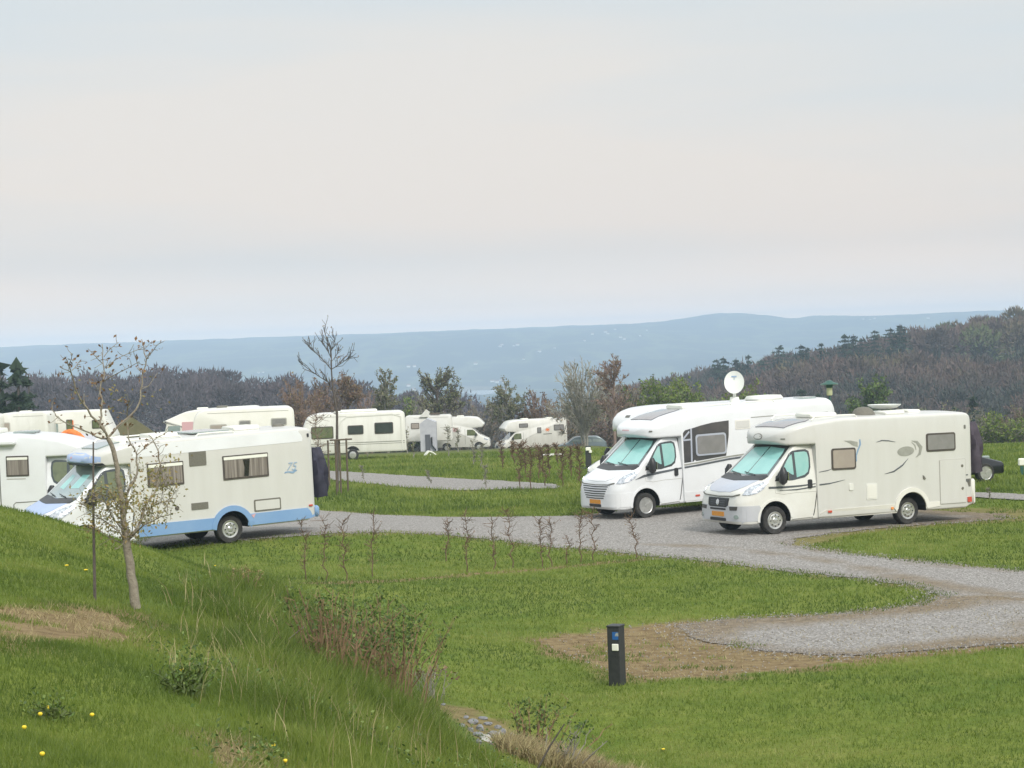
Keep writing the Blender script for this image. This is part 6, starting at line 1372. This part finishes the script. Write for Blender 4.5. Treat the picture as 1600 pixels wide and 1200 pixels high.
# ------------------------------------------------------------------ grass
def blades(name, label, N_, sampler, hfn, wfn, bend, m, segs, seed, cat, vfn=None):
    g = np.random.default_rng(seed); P = sampler(g, N_); n = len(P); D = P[:, 1]; z = height(P[:, 0], P[:, 1])
    H = hfn(P, g); w = wfn(P, g); a = g.uniform(0, 6.283, n); la = g.uniform(0, 6.283, n); lb = H * bend * g.uniform(.2, 1, n)
    sx, sy = np.cos(a) * w, np.sin(a) * w; dx, dy = np.cos(la) * lb, np.sin(la) * lb
    B = np.stack([P[:, 0], P[:, 1], z - .01], 1); v = vfn(P, g) if vfn is not None else g.random(n)
    if segs == 1:
        V = np.stack([B + np.stack([-sx, -sy, 0 * w], 1), B + np.stack([sx, sy, 0 * w], 1), B + np.stack([dx, dy, H], 1)], 1).reshape(-1, 3)
        return tag(npmesh(name, V, np.arange(3 * n).reshape(n, 3), m, dict(v=np.repeat(v, 3))), label, cat, kind='stuff')
    k = .55; V = np.stack([B + np.stack([-sx, -sy, 0 * w], 1), B + np.stack([sx, sy, 0 * w], 1), B + np.stack([dx * .3 + sx * .7, dy * .3 + sy * .7, H * k], 1), B + np.stack([dx * .3 - sx * .7, dy * .3 - sy * .7, H * k], 1), B + np.stack([dx, dy, H * .96], 1), B + np.stack([dx, dy, H * .96], 1)], 1)
    V[:, 5] += np.stack([sx, sy, 0 * w], 1) * .12; V = V.reshape(-1, 3); i0 = np.arange(n)[:, None] * 6
    F = np.concatenate([i0 + [0, 1, 2, 3], i0 + [3, 2, 5, 4]], 0); return tag(npmesh(name, V, F, m, dict(v=np.repeat(v, 6))), label, cat, kind='stuff')
def fr_sample(y0, y1, q0=-.30, q1=.30, power=1.0, cond=None):
    def f(g, n):
        u = g.random(n); y = y0 * (y1 / y0) ** u; q = g.uniform(q0, q1, n); P = np.stack([q * y, y], 1)
        return P[cond(P)] if cond else P
    return f
def in_road(P): return inpoly(P, roadp) | inpoly(P, pathp) | inpoly(P, pathr)
def not_bare(P):
    n = fbm(P[:, 0] * 1.7, P[:, 1] * 1.7, 3, 51); r = in_road(P) & (polydist(P, roadp) > .12 + n * .3)
    k = inpoly(P, padn) & (n < .60) & (polydist(P, padn) > .25 * n); k |= inpoly(P, stonep); s = (inpoly(P, strawp) | (inpoly(P, strawq) & (n < .44))) & (n < .50) & ((polydist(P, strawp) > .4 * n) | (P[:, 1] < 13)); k2 = inpoly(P, padr) & (n < .5); return ~(r | k | s | k2)
patch = lambda P, g, a=.0: np.clip(.36 + 1.5 * (fbm(P[:, 0] * .35, P[:, 1] * .5, 4, 61) - .47) + .35 * (P[:, 1] < 38) * (fbm(P[:, 0] * .8 + 9, P[:, 1] * .5, 3, 64) - .38) + .9 * (fbm(P[:, 0] * 2.2, P[:, 1] * 2.2, 3, 62) - .44) + g.normal(0, .14, len(P)) + a, 0, 1)
blades('lawn_grass', 'short mown grass of the pitches and bank', 760000, fr_sample(7.5, 66, -.34, .40, cond=not_bare), lambda P, g: np.clip(.035 + P[:, 1] * .0006, 0, .07) * g.uniform(.5, 1.5, len(P)), lambda P, g: np.clip(P[:, 1] * .00028, .003, .02) * g.uniform(.6, 1.4, len(P)), .8, 'grassblade', 1, 1, 'grass', patch)
tallc = lambda P: inpoly(P, tallp) & ~inpoly(P, stonep) & (g_t.random(len(P)) < smooth(-.1, .9, polydist(P, tallp) + .9 * (fbm(P[:, 0] * 1.5, P[:, 1] * 1.5, 3, 72) - .47)))
g_t = np.random.default_rng(90)
blades('tall_grass', 'long uncut dark green grass down the slope of the bank', 330000, fr_sample(8.5, 42, -.2, .06, cond=tallc), lambda P, g: (.05 + (.03 + .50 * np.clip(fbm(P[:, 0] * 1.9, P[:, 1] * 1.9, 3, 71) - .22, 0, 1)) * smooth(0, 1.2, polydist(P, tallp))) * g.uniform(.4, 1.5, len(P)), lambda P, g: np.clip(P[:, 1] * .00022, .0025, .01) * g.uniform(.6, 1.3, len(P)), .8, 'grassblade', 2, 2, 'grass', lambda P, g: np.clip(patch(P, g, -.02), 0, 1))
def near_line(ln, wd, y0, y1, q0, q1):
    return fr_sample(y0, y1, q0, q1, cond=lambda P: polydist(P, ln, False) < wd * (.4 + fbm(P[:, 0] * 2, P[:, 1] * 2, 3, 81)))
blades('dry_grass', 'dry straw-coloured grass in the ditch at the foot of the bank', 120000, fr_sample(20, 30, -.06, .08, cond=lambda P: (polydist(P, ditch2, False) < .9 * (.3 + fbm(P[:, 0] * 2, P[:, 1] * 2, 3, 81))) & ~inpoly(P, stonep)), lambda P, g: .16 * g.uniform(.3, 1.6, len(P)), lambda P, g: .006 * g.uniform(.6, 1.3, len(P)), 1.0, 'straw', 2, 3, 'grass')
strawc = lambda P: ((inpoly(P, strawp) | inpoly(P, strawq)) & (fbm(P[:, 0] * 1.2, P[:, 1] * 1.2, 3, 91) > .36)) | (inpoly(P, padn) & (fbm(P[:, 0], P[:, 1], 3, 92) > .34)) | (polydist(P, hedge, False) < .28)
blades('dead_grass', 'dead tan grass lying on the bare patches', 170000, fr_sample(8, 50, -.3, .3, cond=strawc), lambda P, g: .045 * g.uniform(.3, 1.6, len(P)), lambda P, g: np.clip(P[:, 1] * .00025, .004, .014) * g.uniform(.6, 1.3, len(P)), 1.6, 'straw', 1, 4, 'grass')
blades('meadow_grass', 'rough grass of the field beyond the motorhomes', 180000, fr_sample(64, 130, -.35, .35, cond=lambda P: ~in_road(P)), lambda P, g: .13 * g.uniform(.5, 1.5, len(P)), lambda P, g: np.clip(P[:, 1] * .0003, .01, .05) * g.uniform(.6, 1.3, len(P)), .9, 'grassblade', 1, 5, 'grass', lambda P, g: patch(P, g, .08))
def loose(P): d = polydist(P, roadp); return (d < .55) & (g_.random(len(P)) < np.exp(-d * 5)) | (inpoly(P, padn) & (g_.random(len(P)) < .05))
g_ = np.random.default_rng(44); P = fr_sample(28, 56, -.3, .3, cond=loose)(g_, 260000); n = len(P); r = g_.uniform(.006, .019, n)[:, None]; c = np.c_[P, height(P[:, 0], P[:, 1]) + .022]
V = np.stack([c + r * g_.uniform(.6, 1.3, (n, 1)) * np.array(d) for d in ((-1, -.5, -.4), (1, -.6, -.3), (.1, 1, -.4), (0, 0, .8))], 1).reshape(-1, 3); i0 = np.arange(n)[:, None] * 4
mat('pebble', (.2, .2, .2), .9, c2=[(.12, .11, .10), (.23, .215, .20), (.36, .34, .32)], attr='v')
tag(npmesh('loose_gravel', V, np.concatenate([i0 + [0, 1, 3], i0 + [1, 2, 3], i0 + [2, 0, 3]]), 'pebble', dict(v=np.repeat(g_.random(n), 4))), 'loose grey gravel spilling over the edges of the road', 'gravel', kind='stuff')
blades('dry_stalks', 'pale tall stalks standing among the long grass of the bank', 3600, fr_sample(9, 42, -.25, .06, cond=tallc), lambda P, g: .30 * g.uniform(.5, 1.4, len(P)), lambda P, g: np.clip(P[:, 1] * .0002, .002, .006) * g.uniform(.6, 1.3, len(P)), .6, 'straw', 2, 6, 'grass', lambda P, g: g.uniform(.5, 1, len(P)))
# tussocks and weeds on the slope
cl = fr_sample(9, 40, -.2, .05, cond=lambda P: inpoly(P, tallp) & (fbm(P[:, 0] * .9, P[:, 1] * .9, 3, 95) > .52))(np.random.default_rng(33), 4200)
z_ = height(cl[:, 0], cl[:, 1]); g = np.random.default_rng(34); pts = np.repeat(np.c_[cl, z_ + .12], 5, 0) + g.normal(0, .06, (len(cl) * 5, 3))
tag(leaves('weeds', pts, .014, 'leafgreen', None, seed=35, jit=.02), 'broad-leaved weeds mixed into the long grass', 'weeds', kind='stuff')

# ------------------------------------------------------------------ haze
b = MB(); b.box(-6600, -400, -90, 6600, 5900, 52); hz = b.build('haze', []); tag(hz, 'pale blue haze lying over the valley', 'haze', kind='stuff')
m = bpy.data.materials.new('haze'); m.use_nodes = True; t = m.node_tree; t.nodes.clear(); pv = N(t, 'ShaderNodeVolumePrincipled'); pv.inputs['Color'].default_value = (.58, .75, .96, 1); pv.inputs['Density'].default_value = HAZE if 'HAZE' in globals() else .00032; pv.inputs['Anisotropy'].default_value = -.35
ou = N(t, 'ShaderNodeOutputMaterial'); L(t, pv.outputs[0], ou.inputs['Volume']); hz.data.materials.append(m)
